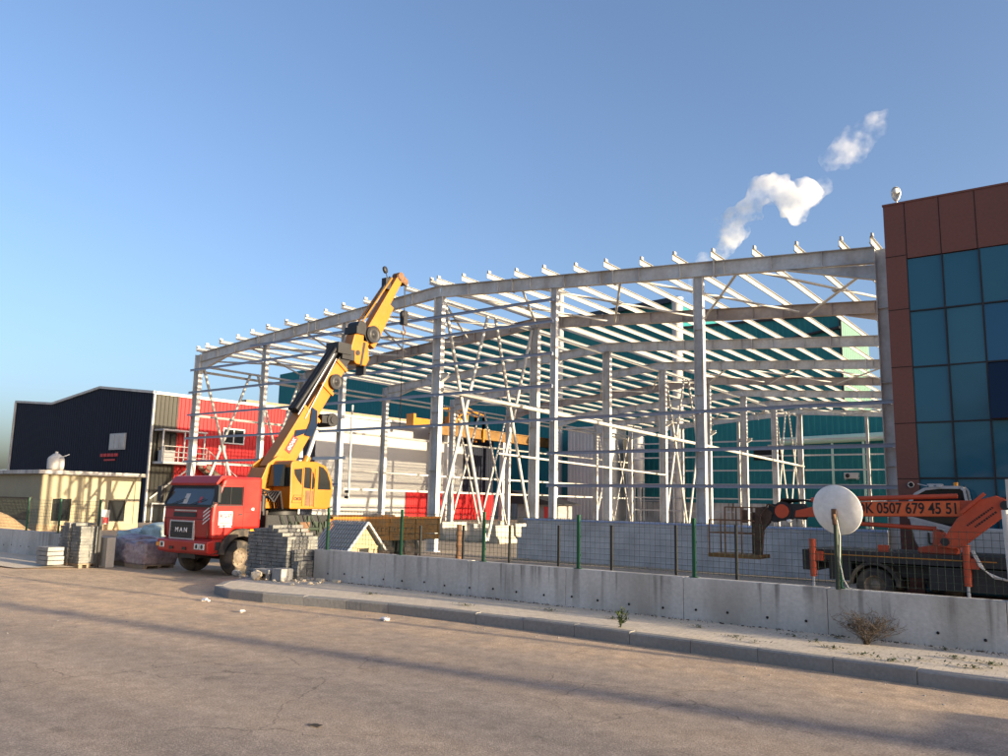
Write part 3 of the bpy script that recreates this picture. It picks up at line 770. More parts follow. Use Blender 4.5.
b = MB(); b.box(-19.5,20,104,125,0,17.2); b.build('wall', M['teal'], t3); b = MB(); b.box(-19.6,20.2,103.7,125,17.2,17.9); b.build('roof', M['black'], t3)
t3 = thing('factory_shed', (-12,118,0), 'pale grey distant factory end high beside the frame corner', 'factory')
b = MB(); b.box(-23.5,-10,132,150,0,30.0); b.build('wall', M['galv'], t3); b = MB(); b.box(-23.7,-9.8,131.8,150,30.0,30.6); b.build('roof', M['roof_grey'], t3)
t3 = thing('factory_shed', (-46,130,0), 'pale mint distant factory roof peeping over the lower teal block', 'factory')
b = MB(); b.prism([(-62,0),(-62,29),(-55.5,32.2),(-49,31.4),(-45,30.6),(-45,0)], 'y', 130, 140); b.build('wall', M['mint'], t3); b = MB(); b.box(-62.2,-45,129.7,129.95,28,28.4); b.build('gutter', M['galv'], t3)
# plant in front of the teal wall
def silo(x, y, r, z0, z1, label, m):
    q = thing('silo', (x,y,0), label, 'silo', None)
    b = MB(); b.lathe([(0,z1+r*.45),(r*.4,z1+r*.35),(r,z1),(r,z0),(r*.35,z0-r*1.1),(0,z0-r*1.1)], (x,y,0), (0,0,1), 24); b.build('vessel', m, q)
    for z in [z0+(z1-z0)*i/4 for i in range(5)]:
        b = MB(); b.lathe([(r+.002,z-.06),(r+.04,z-.05),(r+.04,z+.05),(r+.002,z+.06)], (x,y,0), (0,0,1), 24); b.build('hoop', M['galv'], q)
    for a in range(4):
        b = MB(); dx, dy = r*.85*math.cos(a*math.pi/2+.7), r*.85*math.sin(a*math.pi/2+.7)
        b.box(x+dx-.08,x+dx+.08,y+dy-.08,y+dy+.08,0,z0+.2); b.build('leg', M['steel'], q)
    b = MB(); b.tube((x,y,z1+r*.3), (x,y,z1+r*.3+1.1), .16, 10); b.build('vent_pipe', M['galv'], q)
silo(-43.3, 85.5, .62, 4.6, 9.9, 'slim pale silo beside the grey plant house before the teal factory', M['offwhite'])
silo(-39.4, 86.0, .60, 4.6, 9.4, 'slim silo with its shade put into a grey colour, further right before the teal factory', M['block_grey'])  # white silo, given grey to stand in for its shade
q = thing('filter_tower', (-44.7,85.6,0), 'cream ribbed filter box hung beside the slim pale silo', 'filter')
b = MB()
for i in range(4): b.box(-45.2+i*.26,-45.0+i*.26,85.2,86.0,6.2,9.7)
b.build('filter_ribs', M['cream'], q); b = MB(); b.box(-45.25,-44.1,85.4,86.2,5.7,6.15); b.box(-45.0,-44.8,85.5,85.7,0,5.7); b.box(-44.5,-44.3,85.5,85.7,0,5.7); b.build('hopper', M['galv'], q)
M['plant'] = mat('pale_grey_panel', (.40,.41,.41), .6, 0, .1, .5)
q = thing('plant_house', (-49,86,0), 'grey panelled plant house in front of the teal factory', 'plant house')
b = MB(); b.corr((-51.8,83.5),(-46.0,83.5),0,0,11.0,11.0,.5,.05,(0,-1,0)); b.box(-51.8,-46.0,83.6,87.5,0,10.95); b.build('wall', M['plant'], q)
b = MB(); b.box(-52.0,-45.8,83.3,87.6,11.0,11.2); b.build('roof', M['galv'], q)
b = MB(); b.box(-47.0,-46.2,83.42,83.44,3,6); b.build('louvre', M['black'], q)
def chimney(x, y, r, z1, label, m):
    q = thing('chimney', (x,y,0), label, 'chimney')
    b = MB(); b.tube((x,y,0),(x,y,z1), r, 20); b.build('flue', m, q)
    for i in range(1,9):
        b = MB(); z = z1*i/8-.3; b.lathe([(r+.003,z-.08),(r+.06,z-.08),(r+.06,z+.08),(r+.003,z+.08)], (x,y,0), (0,0,1), 20); b.build('band', M['galv'], q)
    b = MB(); b.lathe([(r-.12,z1-.6),(r+.1,z1),(r+.1,z1+.12),(r-.12,z1+.12),(r-.12,z1-.6)], (x,y,0), (0,0,1), 20); b.build('cap', M['galv'], q)
    b = MB(); b.lathe([(0,z1+.03),(r-.13,z1+.03)], (x,y,0), (0,0,1), 16); b.build('flue_mouth', M['dark'], q)
chimney(-38.65, 86.3, .62, 26.1, 'tall pale steel chimney before the teal factory with smoke above it', M['offwhite'])
chimney(-54.6, 86.0, .38, 29.8, 'thinner pale chimney left of the smoking one, beside a steel post', M['white'])

# ------------------------------------------------------------------ long dark, red and white factory on the left
XF = (1.277, -.587)
t = thing('cladding_factory', (-56,40,0), 'long factory with navy gable and red, grey and white cladding on its sunlit side', 'factory')
XC, Y0c, Y1c = -47.0, 27.25, 62.2
ZT0, ZT1 = 8.42, 8.66
def zt(y): return ZT0+(ZT1-ZT0)*(y-Y0c)/(Y1c-Y0c)
gp = [(-66.2,8.9),(-60.3,8.42),(-53.7,9.15),(XC-.02,8.40)]
b = MB(); b.prism([(-66.2,0)]+gp+[(XC-.02,0)], 'y', Y0c+.05, Y0c+14); b.build('gable_body', M['navy'], t)
b = MB()
for (xa,za),(xb,zb) in zip(gp[:-1], gp[1:]): b.corr((xa,Y0c),(xb,Y0c),0,0,za,zb,.3,.03,(0,-1,0))
b.build('gable_cladding', M['navy'], t)
b = MB()
for (xa,za),(xb,zb) in zip(gp[:-1], gp[1:]): b.bar((xa,Y0c-.05,za+.04),(xb,Y0c-.05,zb+.04),.12,.16)
b.build('gable_trim', M['offwhite'], t)
b = MB(); b.box(-66.28,-66.12,Y0c-.1,Y0c,0,8.9); b.build('corner_trim', M['offwhite'], t)
b = MB(); b.box(XC-.06,XC+.10,Y0c-.1,Y0c-.0,0,8.36); b.build('corner_trim', M['offwhite'], t)
b = MB(); b.box(-60,XC-.1,Y0c+.1,Y1c,0,8.3); b.build('body', M['navy'], t)
b = MB(); b.box(-60.2,XC-.02,Y0c+.3,Y1c,8.34,8.40); b.build('roof', M['roof_grey'], t)
b = MB(); b.bar((XC+.05,Y0c,zt(Y0c)-.02),(XC+.05,Y1c+.1,zt(Y1c)-.02),.16,.18); b.build('eave_trim', M['offwhite'], t)
b = MB(); b.bar((XC-.9,Y0c+7,zt(Y0c+7)+.22),(XC-.9,Y1c,zt(Y1c)+.30),.9,.22); b.build('roof_gutter', M['wood_dark'], t)
def strip(y0, y1, m, z0=0, z1=None, nm='wall_cladding', horiz=False, dx=0):
    b = MB()
    za, zb = (zt(y0)-.12, zt(y1)-.12) if z1 is None else (z1, z1)
    if horiz:
        z = z0; n = int((za-z0)/.30)
        for i in range(n):
            a = z0+(za-z0)*i/n; c = z0+(za-z0)*(i+1)/n
            b.box(XC-.05, XC+.02+dx, y0, y1, a, c-.02); b.box(XC-.05, XC+.005+dx, y0, y1, c-.02, c)
    else: b.corr((XC+dx,y0),(XC+dx,y1),z0,z0,za,zb,.28,.035,(1,0,0))
    return b.build(nm, m, t)
strip(Y0c, 28.9, M['grey_clad'])
strip(28.92, 37.3, M['red_clad'])
strip(37.32, 40.2, M['navy'])
strip(40.22, 57.6, M['white_clad'], horiz=True)
strip(57.62, 62.2, M['navy'])
strip(50.1, 62.25, M['red_clad'], 0, 2.95, 'red_base_band', dx=.08)
def window(y0, y1, z0, z1, parent=t, bars=1):
    f = MB(); fw = .09
    for a in ((y0,y0+fw,z0,z1),(y1-fw,y1,z0,z1),(y0+fw,y1-fw,z0,z0+fw),(y0+fw,y1-fw,z1-fw,z1)): f.box(XC+.03,XC+.12,*a)
    for i in range(1, bars+1):
        c = y0+(y1-y0)*i/(bars+1); f.box(XC+.035,XC+.115,c-.04,c+.04,z0+fw,z1-fw)
    w_ = f.build('window', M['white'], parent)
    p = MB(); p.box(XC+.03,XC+.07,y0+fw,y1-fw,z0+fw,z1-fw); p.build('pane', M['glass_dark'], w_)
window(32.2, 33.9, 5.6, 6.65); window(27.55, 28.5, .35, 1.65, bars=0)
f = MB(); f.box(-51.8,-49.9,Y0c-.10,Y0c-.02,4.95,6.0); w_ = f.build('window', M['white'], t)
for i in range(3):
    p = MB(); p.box(-51.7+i*.6,-51.16+i*.6,Y0c-.13,Y0c-.09,5.03,5.92); p.build('pane', M['offwhite'], w_)
b = MB()
for i, wv in enumerate((.34,.28,.36,.3,.32)): b.box(-52.8+i*.44,-52.8+i*.44+wv,Y0c-.10,Y0c-.03,4.52,4.72)
b.box(-52.3,-51.0,Y0c-.09,Y0c-.03,4.25,4.36)
b.build('sign_letters', M['label_red'], t)
b = MB(); b.box(-61.5,-58.8,30.5,33,8.4,9.35); b.box(-61.7,-58.6,30.3,33.2,9.35,9.45); b.build('roof_plant', M['cream'], t)
# balcony, its roof and the outside stair
bl = thing('balcony', (XC,28,4), 'white railed balcony with a glazed box and a diagonal prop on the grey cladding', 'balcony')
b = MB(); b.box(XC+.05,XC+1.25,27.4,30.4,4.02,4.16); b.build('platform', M['galv'], bl)
b = MB()
for y in (27.45,28.4,29.4,30.35): b.box(XC+1.17,XC+1.22,y-.025,y+.025,4.16,5.1)
for z in (4.45,4.75,5.1): b.box(XC+1.17,XC+1.22,27.4,30.4,z-.02,z+.02)
b.build('railing', M['offwhite'], bl)
b = MB()
for y in (27.45,28.9,30.3): b.box(XC+.92,XC+1.0,y-.04,y+.04,4.16,6.05)
b.box(XC+.05,XC+1.1,27.35,30.4,6.05,6.14); b.build('canopy_frame', M['white'], bl)
b = MB(); b.box(XC+.10,XC+.16,27.6,28.85,4.2,5.95); b.build('glazing', M['glass_dark'], bl)
b = MB(); b.bar((XC+1.15,29.5,4.0),(XC+.1,27.4,1.9),.09,.09); b.build('prop', M['cream_steel'], bl)
b = MB(); b.box(XC+.4,XC+1.0,27.55,28.3,4.18,4.85); o = b.build('air_conditioner', M['white'])
tag(o, 'white air conditioner box standing on the railed balcony', 'air conditioner')
stt = thing('stair', (XC+.8,32,0), 'brown outside stair descending along the red cladding', 'stairs')
b = MB()
for x in (XC+.25, XC+1.15): b.bar((x,30.5,4.0),(x,36.0,.1),.06,.28)
b.build('stringer', M['wood_dark'], stt)
b = MB()
for i in range(16):
    s_ = i/16; b.box(XC+.28,XC+1.12,30.6+5.3*s_,30.95+5.3*s_,3.8-3.75*s_-.0,3.84-3.75*s_)
b.build('steps', M['rusty'], stt)
b = MB()
for x in (XC+1.15,):
    b.bar((x,30.5,5.0),(x,36.0,1.1),.045,.045)
    for i in range(5): b.box(x-.02,x+.02,30.6+1.3*i-.02,30.6+1.3*i+.02,3.9-.92*i,4.9-.92*i)
b.build('handrail', M['offwhite'], stt)

XF = None
# ------------------------------------------------------------------ cream hut
t = thing('cream_hut', (-50,24,0), 'single storey cream plastered hut with a flat grey roof slab and dark windows', 'hut')
HX0, HX1, HY0, HY1 = -60.0, -48.2, 21.6, 27.5
b = MB(); b.box(HX0,HX1,HY0,HY1,.35,3.17); b.build('wall', M['cream'], t)
b = MB(); b.box(HX0-.04,HX1+.04,HY0-.04,HY1,0,.35); b.build('plinth', M['wood'], t)
b = MB(); b.box(HX0-.3,HX1+.32,HY0-.32,HY1+.15,3.18,3.40); b.build('roof_slab', M['concrete'], t, bevel=.015)
for y in (HY0+.02,HY1-.35):
    b = MB(); b.box(HX1+.005,HX1+.06,y,y+.28,.36,3.16); b.build('pilaster', M['cream'], t)
def hutwin(axis, a0, a1, z0, z1):
    f = MB(); p = MB()
    if axis == 'x':
        f.box(HX1+.0,HX1+.05,a0-.08,a1+.08,z0-.08,z0-.002); f.box(HX1+.0,HX1+.05,a0-.08,a1+.08,z1+.002,z1+.07)
        f.box(HX1+.0,HX1+.04,a0-.07,a0-.002,z0,z1); f.box(HX1+.0,HX1+.04,a1+.002,a1+.07,z0,z1); p.box(HX1-.05,HX1+.012,a0,a1,z0,z1)
    else:
        f.box(a0-.08,a1+.08,HY0-.05,HY0,z0-.08,z0-.002); f.box(a0-.08,a1+.08,HY0-.05,HY0,z1+.002,z1+.07)
        f.box(a0-.07,a0-.002,HY0-.04,HY0,z0,z1); f.box(a1+.002,a1+.07,HY0-.04,HY0,z0,z1); p.box(a0,a1,HY0-.012,HY0+.05,z0,z1)
    w_ = f.build('window', M['cream'], t); p.build('pane', M['glass_dark'], w_)
hutwin('x', 22.3, 23.35, .55, 1.8); hutwin('x', 25.55, 26.6, .5, 1.75)
hutwin('y', -54.2, -49.2, .55, 1.85)
tk = thing('water_tank', (-48.9,22.9,3.4), 'small pale cylindrical water tank on the hut roof', 'tank')
b = MB(); b.lathe([(0,.95),(.15,.93),(.40,.72),(.45,.60),(.45,.08),(.42,.0),(0,0)], (-48.9,22.6,3.45), (0,0,1), 20); b.build('vessel', M['offwhite'], tk)
b = MB(); b.tube((-48.9,22.6,4.35),(-48.9,22.6,4.5),.09,10); b.path([(-48.5,22.6,4.1),(-48.3,22.7,4.2),(-48.2,23.0,4.35)],.03,6); b.build('pipe', M['galv'], tk)
b = MB(); b.box(-49.3,-48.5,22.2,23.0,3.402,3.45); b.build('stand', M['wood_dark'], tk)
ws = thing('warning_sign', (-26.0,14.5,1.2), 'small red and white warning board leaning against the cream hut', 'sign')
ws.location = (-47.9,25.2,0); ws['_o'] = (-47.9,25.2,0)
b = MB(); b.box(-47.95,-47.91,25.0,25.55,.35,1.2); b.build('board', M['white'], ws); b = MB(); b.box(-47.905,-47.90,25.05,25.5,.4,.75); b.build('red_field', M['label_red'], ws)

# yard crane girder along the white wall
XF = (1.277, -.587)
t = thing('gantry_crane', (-45,60,0), 'yellow overhead crane girder with a boxy trolley along the white cladding wall', 'crane')
b = MB(); b.box(-45.3,-44.7,51.0,73.5,7.75,8.45); b.box(-45.4,-44.6,51.0,73.5,8.45,8.55); b.box(-45.4,-44.6,51.0,73.5,7.65,7.75); b.build('girder', M['yellow_dark'], t)  # girder's brownish shade is put into its darker yellow
b = MB(); b.box(-45.3,-44.7,48.3,50.98,8.2,8.8); b.box(-45.4,-44.6,48.2,48.5,8.0,9.1); b.build('end_carriage', M['yellow'], t)
b = MB()
for y in (52.6,55.0,57.4):
    for x in (-45.45,-44.55): b.box(x-.09,x+.09,y-.1,y+.1,8.56,9.9)
for x in (-45.45,-44.55):
    b.bar((x,52.5,9.95),(x,55.0,10.2),.16,.18); b.bar((x,55.0,10.2),(x,57.5,9.7),.16,.18); b.box(x-.09,x+.09,57.3,57.5,7.4,9.7); b.bar((x,52.7,8.7),(x,55.0,10.0),.1,.1)
b.box(-45.2,-44.8,52.8,54.8,8.6,9.3)
b.build('trolley', M['yellow'], t)
b = MB(); b.tube((-45,73.6,8.0),(-45,75.2,8.1),.32,10); b.box(-45.3,-44.7,72.0,73.4,8.56,8.9); b.build('end_winch', M['black'], t)
for y in (53.0, 61.0, 72.5):
    b = MB(); b.box(-45.2,-44.8,y-.2,y+.2,0,7.64); b.build('leg', M['steel'], t)

XF = None
# ------------------------------------------------------------------ low things inside the hall
for i, (x, y0, y1, h, lb) in enumerate(((-29.2,34.0,36.1,.98,'pale concrete barrier block standing nearest the yellow truck bed'),(-27.0,34.0,35.6,.95,'short pale concrete barrier block, second from the yellow truck bed'),
        (-25.5,33.9,35.45,.92,'pale concrete barrier block with a small lump on top, third of its row'),(-25.45,35.6,37.2,1.0,'pale concrete barrier block nearest the grey block wall'))):
    b = MB(); b.prism([(x-.42,.0),(x+.42,.0),(x+.42,.18),(x+.20,.40),(x+.15,h),(x-.15,h),(x-.20,.40),(x-.42,.18)], 'y', y0, y1)
    if i == 2: b.box(x-.1,x+.1,y0+.5,y0+.8,h,h+.22)
    tag(b.build('concrete_block', M['concrete_pale'], bevel=.03), lb, 'concrete block', 'pale blocks in a row behind the fence')
q = thing('site_shed', (-40,57,0), 'small grey shed with a dark lean-to roof beyond the pale blocks', 'shed')
b = MB(); b.box(-42.5,-38.6,60,63,0,2.0); b.build('wall', M['block_grey'], q); b = MB(); b.prism([(-43,2.0),(-43,3.2),(-38.0,2.05),(-38.0,1.95)], 'y', 59.6, 63.4); b.build('roof', M['black'], q)
b = MB(); b.box(-39.6,-38.9,59.95,59.99,0,1.8); b.build('door', M['label_red'], q)
# ------------------------------------------------------------------ crane truck (nose towards the road, -Y)
TX0, TX1, TXM = -21.3, -19.0, -20.15
ct = thing('crane_truck', (TXM,17,0), 'red cabbed crane truck with a raised yellow telescopic boom in the gateway', 'crane truck')
def wheel(cx, cy, cz, r, wdt, axis, out, parent, tyre=None, rim=None):
    """out = +1/-1 direction of the outer face along axis"""
    ax = Vector((1,0,0)) if axis == 'x' else Vector((0,1,0)); a = ax*out
    w_ = MB(); w_.lathe([(r*.56,0),(r*.90,.0),(r*.98,-.03),(r,-.07),(r,-wdt+.07),(r*.98,-wdt+.03),(r*.9,-wdt),(r*.5,-wdt)], (cx,cy,cz), a, 32)
    o = w_.build('wheel', tyre or M['rubber'], parent)
    q = MB(); q.lathe([(r*.565,-.005),(r*.53,-.02),(r*.47,-.10),(r*.30,-.10),(r*.24,-.04),(r*.10,-.03),(0,-.03)], (cx,cy,cz), a, 24)
    for i in range(8):
        an = i*math.pi/4; d = Vector((0,math.cos(an),math.sin(an))) if axis == 'x' else Vector((math.cos(an),0,math.sin(an)))
        p = Vector((cx,cy,cz))+d*r*.36-a*.10; q.tube(p, p+a*.03, r*.04, 6)
    q.build('rim', rim or M['rim'], o)
    return o
# cab shell
def cabsec(x0, x1, poly, nm, m, bev=.035): 
    b = MB(); b.prism(poly, 'x', x0, x1); return b.build(nm, m, ct, bevel=bev)
cab = cabsec(TX0, TX1, [(12.93,.98),(12.90,1.45),(12.92,1.84),(13.12,2.36),(13.16,2.42),(13.22,2.60),(13.34,2.655),(14.45,2.66),(14.45,1.25),(13.62,1.25),(13.34,1.0),(13.30,.98)], 'cab', M['red'], .07)
cabsec(TX0+.02, TX1-.02, [(13.00,.56),(12.95,.98),(13.28,.98),(13.20,.56)], 'step_panel', M['red'], .015)
b = MB(); b.box(TX1-.03,TX1-.012,12.99,13.27,.60,.63); b.box(TX1-.02,TX1-.014,13.02,13.22,.70,.92); b.build('step_well', M['black'], ct)
# roof lip over the windscreen
cabsec(TX0+.05, TX1-.05, [(13.02,2.40),(13.00,2.47),(13.14,2.66),(13.5,2.69),(13.5,2.64),(13.2,2.58)], 'roof_lip', M['red'], .012)
# bumper
cabsec(TX0-.02, TX1+.02, [(12.80,.64),(12.78,.93),(12.92,.955),(13.05,.95),(13.05,.62),(12.86,.60)], 'bumper', M['red'], .03)
yb = 12.785
for xc in (-21.05, -19.42, -19.18):
    h = MB(); h.box(xc-.10,xc+.10,yb-.018,yb-.0,.72,.87); hl = h.build('headlight', M['lamp_glass'], ct)
    h = MB(); h.lathe([(0,-.02),(.055,-.022),(.06,-.018)], (xc,yb,.795), (0,1,0), 14); h.build('bulb', M['glass_dark'], hl)
h = MB(); h.box(TX0-.03,TX0+.12,yb-.016,yb,.74,.84); h.build('indicator_lamp', M['amber'], ct)
# grille with the lettering, dark intake slot above it
yg = 12.90
g_ = MB(); g_.box(-20.85,-19.80,yg-.028,yg+.02,.985,1.42); gr = g_.build('grille', M['black'], ct)
g_ = MB()
for a in ((-20.89,-20.85,.95,1.46),(-19.80,-19.76,.95,1.46),(-20.85,-19.80,.95,.985),(-20.85,-19.80,1.42,1.455)): g_.box(a[0],a[1],yg-.034,yg+.02,a[2],a[3])
g_.build('grille_surround', M['galv'], gr)
g_ = MB()
for i in range(6): g_.box(-20.84,-19.81,yg-.034,yg-.026,1.0+.07*i,1.02+.07*i)
g_.build('grille_slats', M['glass_dark'], gr)
text('grille_lettering', 'M A N', .165, (-20.325,yg-.036,1.20), (1,0,0), (0,0,1), M['letter_white'], gr, .03, .003, sx=1.25)
g_ = MB(); g_.box(-20.78,-19.72,yg-.012,yg+.03,1.55,1.67); g_.build('intake_slot', M['black'], ct)
# windscreen, wipers and sun strip
nx = .045
a0, a1 = Vector((0,12.915,1.885)), Vector((0,13.100,2.355)); nrm = Vector((0,-(a1.z-a0.z),(a1.y-a0.y))).normalized()
g_ = MB()
p = [Vector((x,v.y,v.z))+nrm*o for o in (.012,-.01) for x,v in ((TX0+.10,a0),(TX1-.10,a0),(TX1-.14,a1),(TX0+.14,a1))]
g_.add(p, [(0,1,2,3),(7,6,5,4),(0,4,5,1),(1,5,6,2),(2,6,7,3),(3,7,4,0)])
M['windscreen'] = glass('windscreen_glass', (.03,.034,.036), .05, .6, .5)
wsn = g_.build('windscreen', M['windscreen'], ct)
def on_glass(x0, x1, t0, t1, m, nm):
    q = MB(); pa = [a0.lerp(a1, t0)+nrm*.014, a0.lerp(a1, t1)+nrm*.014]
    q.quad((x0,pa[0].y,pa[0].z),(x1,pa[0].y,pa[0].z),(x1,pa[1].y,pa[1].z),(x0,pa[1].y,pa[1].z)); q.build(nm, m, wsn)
on_glass(-20.42,-20.22,.04,.62,M['offwhite'],'painted_reflection')  # pale quad painted as the reflection of a column in the glass
on_glass(-19.70,-19.60,.10,.45,M['label_red'],'painted_red_reflection')  # red quad painted as reflected red light on the glass
on_glass(TX0+.16,TX1-.16,.90,.99,M['black'],'sun_strip')
g_ = MB()
pa = [(TX0+.05,12.905,1.85),(TX1-.05,12.905,1.85)]; g_.bar(pa[0],pa[1],.05,.06)
for x in (TX0+.045, TX1-.045): g_.bar((x,12.905,1.85),(x,13.10,2.38),.05,.06)
g_.bar((TX0+.05,13.10,2.385),(TX1-.05,13.10,2.385),.05,.05)
g_.build('windscreen_seal', M['black'], ct)
g_ = MB(); g_.bar((-20.9,12.87,1.88),(-20.3,12.93,2.05),.015,.015); g_.bar((-20.0,12.87,1.88),(-19.4,12.93,2.05),.015,.015); g_.build('wiper', M['black'], ct)
# door with its window, mirror, stickers
d = MB()
for a in ((13.06,13.072,1.05,2.44),(13.86,13.872,1.27,2.44),(13.072,13.86,2.43,2.442)): d.box(TX1+.0005,TX1+.004,a[0],a[1],a[2],a[3])
dr = d.build('door', M['joint'], ct)
d = MB(); d.box(TX1-.01,TX1+.02,13.72,13.82,1.62,1.66); d.build('handle', M['black'], dr)
d = MB(); d.add([(TX1+.008,13.02,1.90),(TX1+.008,13.80,1.90),(TX1+.008,13.80,2.38),(TX1+.008,13.20,2.38)],[(0,1,2,3)]); d.build('side_window', M['glass_dark'], ct)
d = MB(); d.bar((TX1+.01,13.02,1.88),(TX1+.01,13.82,1.88),.015,.03,(0,0,1)); d.bar((TX1+.01,13.82,1.88),(TX1+.01,13.82,2.40),.03,.015,(0,1,0)); d.bar((TX1+.01,13.42,1.90),(TX1+.01,13.42,2.38),.025,.012,(0,1,0)); d.build('window_seal', M['black'], ct)
for sx in (-1,1):
    xe = TX1 if sx > 0 else TX0
    d = MB(); d.box(xe+sx*.10,xe+sx*.30,12.84,12.93,1.95,2.38); d.bar((xe,12.98,2.42),(xe+sx*.2,12.90,2.40),.025,.025); d.bar((xe,12.95,1.92),(xe+sx*.2,12.90,1.94),.025,.025); d.build('mirror', M['black'], ct, bevel=.02)
s_ = MB(); s_.box(TX1+.001,TX1+.005,13.10,13.52,1.36,1.72); stk = s_.build('door_sticker', M['letter_white'], ct)
text('sticker_lettering', 'KVP', .20, (TX1+.006,13.31,1.59), (0,1,0), (0,0,1), M['label_red'], stk, .02, .001)
s_ = MB(); s_.box(TX1+.005,TX1+.007,13.14,13.48,1.405,1.43); s_.box(TX1+.005,TX1+.007,13.18,13.44,1.45,1.47); s_.build('sticker_line', M['label_red'], stk)
s_ = MB(); s_.box(TX1+.001,TX1+.004,13.14,13.50,1.30,1.33); s_.build('door_stripe', M['letter_white'], ct)
text('cab_number', '43', .11, (TX1+.003,14.16,1.78), (0,1,0), (0,0,1), M['letter_white'], ct, .01, .002)
s_ = MB()
for i in range(4):
    z = 1.36+.10*i; s_.add([(-19.40,yg-.006,z),(-19.10,yg-.006,z+.16),(-19.10,yg-.006,z+.20),(-19.40,yg-.006,z+.04)],[(0,1,2,3)])
s_.build('slanted_stripes', M['letter_white'], ct)
# panel seams, makers' line, lower lamps
s_ = MB()
for z in (1.505,1.775): s_.box(TX0+.06,TX1-.06,yg-.006+(.004 if z > 1.6 else 0),yg+.02,z-.006,z+.006)
s_.build('panel_seam', M['joint'], ct)
for x in (TX0+.16, TX1-.16):
    s_ = MB(); s_.box(x-.006,x+.006,yg-.004,yg+.02,1.0,1.50); s_.build('panel_seam', M['joint'], ct)
s_ = MB(); rm_ = random.Random(6); x = -20.75
while x < -19.75: wv = rm_.uniform(.03,.06); s_.box(x,x+wv,yg-.002,yg+.03,1.70,1.74); x += wv+.018
s_.build('worn_front_lettering', M['offwhite'], ct)
for x in (-20.6,-20.0):
    s_ = MB(); s_.box(x-.09,x+.09,yb-.012,yb,.68,.76); s_.build('fog_lamp', M['glass_dark'], ct)
s_ = MB(); s_.box(TX1+.001,TX1+.004,14.36,14.372,1.28,2.55); s_.box(TX1+.001,TX1+.004,13.9,14.36,1.69,1.70); s_.build('panel_seam', M['joint'], ct)
# mudguards
def arch(x0, x1, cy, cz, r0_, r1_, a0_, a1_, nm, m, par):
    n = 14; po = [(cy+r1_*math.cos(a0_+(a1_-a0_)*i/n), cz+r1_*math.sin(a0_+(a1_-a0_)*i/n)) for i in range(n+1)]
    pi_ = [(cy+r0_*math.cos(a0_+(a1_-a0_)*i/n), cz+r0_*math.sin(a0_+(a1_-a0_)*i/n)) for i in range(n+1)]
    b = MB()
    vs = []
    for x in (x0,x1):
        vs += [(x,y,z) for y,z in po]+[(x,y,z) for y,z in pi_]
    k = n+1; fs = []
    for i in range(n):
        fs += [(i,i+1,k+i+1,k+i),(2*k+i,3*k+i,3*k+i+1,2*k+i+1),(i,2*k+i,2*k+i+1,i+1),(k+i,k+i+1,3*k+i+1,3*k+i)]
    fs += [(0,k,3*k,2*k),(n,2*k+n,3*k+n,k+n)]
    b.add(vs, fs); return b.build(nm, m, par)
for x0, x1 in ((TX1-.36,TX1+.03),(TX0-.03,TX0+.36)):
    arch(x0, x1, 13.88, .50, .56, .76, 0.0, R(172), 'mudguard', M['rubber'], ct)
d = MB(); d.box(TX1-.30,TX1+.02,14.20,14.62,1.10,1.24); d.build('mudguard', M['rubber'], ct)
d = MB(); d.box(TX1+.0,TX1+.035,14.10,14.26,1.19,1.24); d.build('side_lamp', M['amber'], ct)
RW = .475
for x, o in ((TX1-.02,1),(TX0+.02,-1)):
    wheel(x, 13.88, RW, RW, .30, 'x', o, ct)
    for y in (19.4, 20.6): wheel(x+o*.02, y, RW, RW, .52, 'x', o, ct)
ch = MB()
for x in (-20.6,-19.7): ch.box(x-.06,x+.06,13.2,22.0,.72,.98)
ch.tube((TX0+.3,13.88,RW),(TX1-.3,13.88,RW),.08,8); ch.box(-20.5,-19.8,13.0,14.4,.45,.95); ch.tube((TX0+.3,19.4,RW),(TX1-.3,19.4,RW),.1,8); ch.tube((TX0+.3,20.6,RW),(TX1-.3,20.6,RW),.1,8)
ch.box(TX0+.15,TX1-.1,15.0,17.4,.62,1.05); ch.tube((TX1-.35,14.7,.75),(TX1-.35,15.0,.75),.28,14); ch.box(-19.4,-19.05,17.5,18.6,.6,1.0)
ch.build('chassis', M['black'], ct)
dk = MB(); dk.box(TX0,TX1,14.58,17.0,1.06,1.30); dk.box(TX0+.1,TX1-.02,14.6,16.9,1.30,1.62); dk.build('crane_deck', M['black'], ct)
# hoses, air filter and pipework behind the cab
hs = MB(); rh = random.Random(2)
hs.box(-20.9,-19.35,14.58,14.82,1.3,2.2); hs.tube((-19.25,14.66,1.2),(-19.25,14.66,2.15),.09,10); hs.tube((-19.2,14.56,1.5),(-19.2,14.56,2.0),.03,8)
for i in range(7):
    x = -19.7+.1*i; hs.path([(x,14.7,1.9+.05*i),(x+.1,14.85,2.35-.06*i),(x+.05,15.1,2.3),(x,15.25,1.8)], .028, 6)
hs.build('hose_bundle', M['black'], ct)
cl = MB(); rc = random.Random(21)
for i in range(9):
    y = 15.0+.22*i; z = rc.uniform(1.05,1.5); cl.box(TX1-.02, TX1+rc.uniform(.01,.06), y, y+rc.uniform(.08,.2), z, z+rc.uniform(.08,.3))
cl.tube((TX1+.03,15.3,1.22),(TX1+.03,16.5,1.22),.05,8); cl.tube((TX1+.0,15.2,.85),(TX1+.0,16.3,.85),.17,12)
for i in range(6):
    y = 15.1+.28*i; cl.path([(TX1+.04,y,1.62),(TX1+.08,y+.1,1.4),(TX1+.05,y+.25,1.2),(TX1+.03,y+.3,.95)],.018,5)
cl.build('valve_gear', M['darkgreen'], ct)
bxs = MB(); bxs.box(TX1-.04,TX1+.07,15.75,16.15,1.08,1.42); bxs.build('tool_box', M['rusty'], ct)
ex = MB(); ex.tube((TX1+.02,14.62,.95),(TX1+.02,14.62,1.75),.035,10); ex.build('exhaust_pipe', M['rubber'], ct)
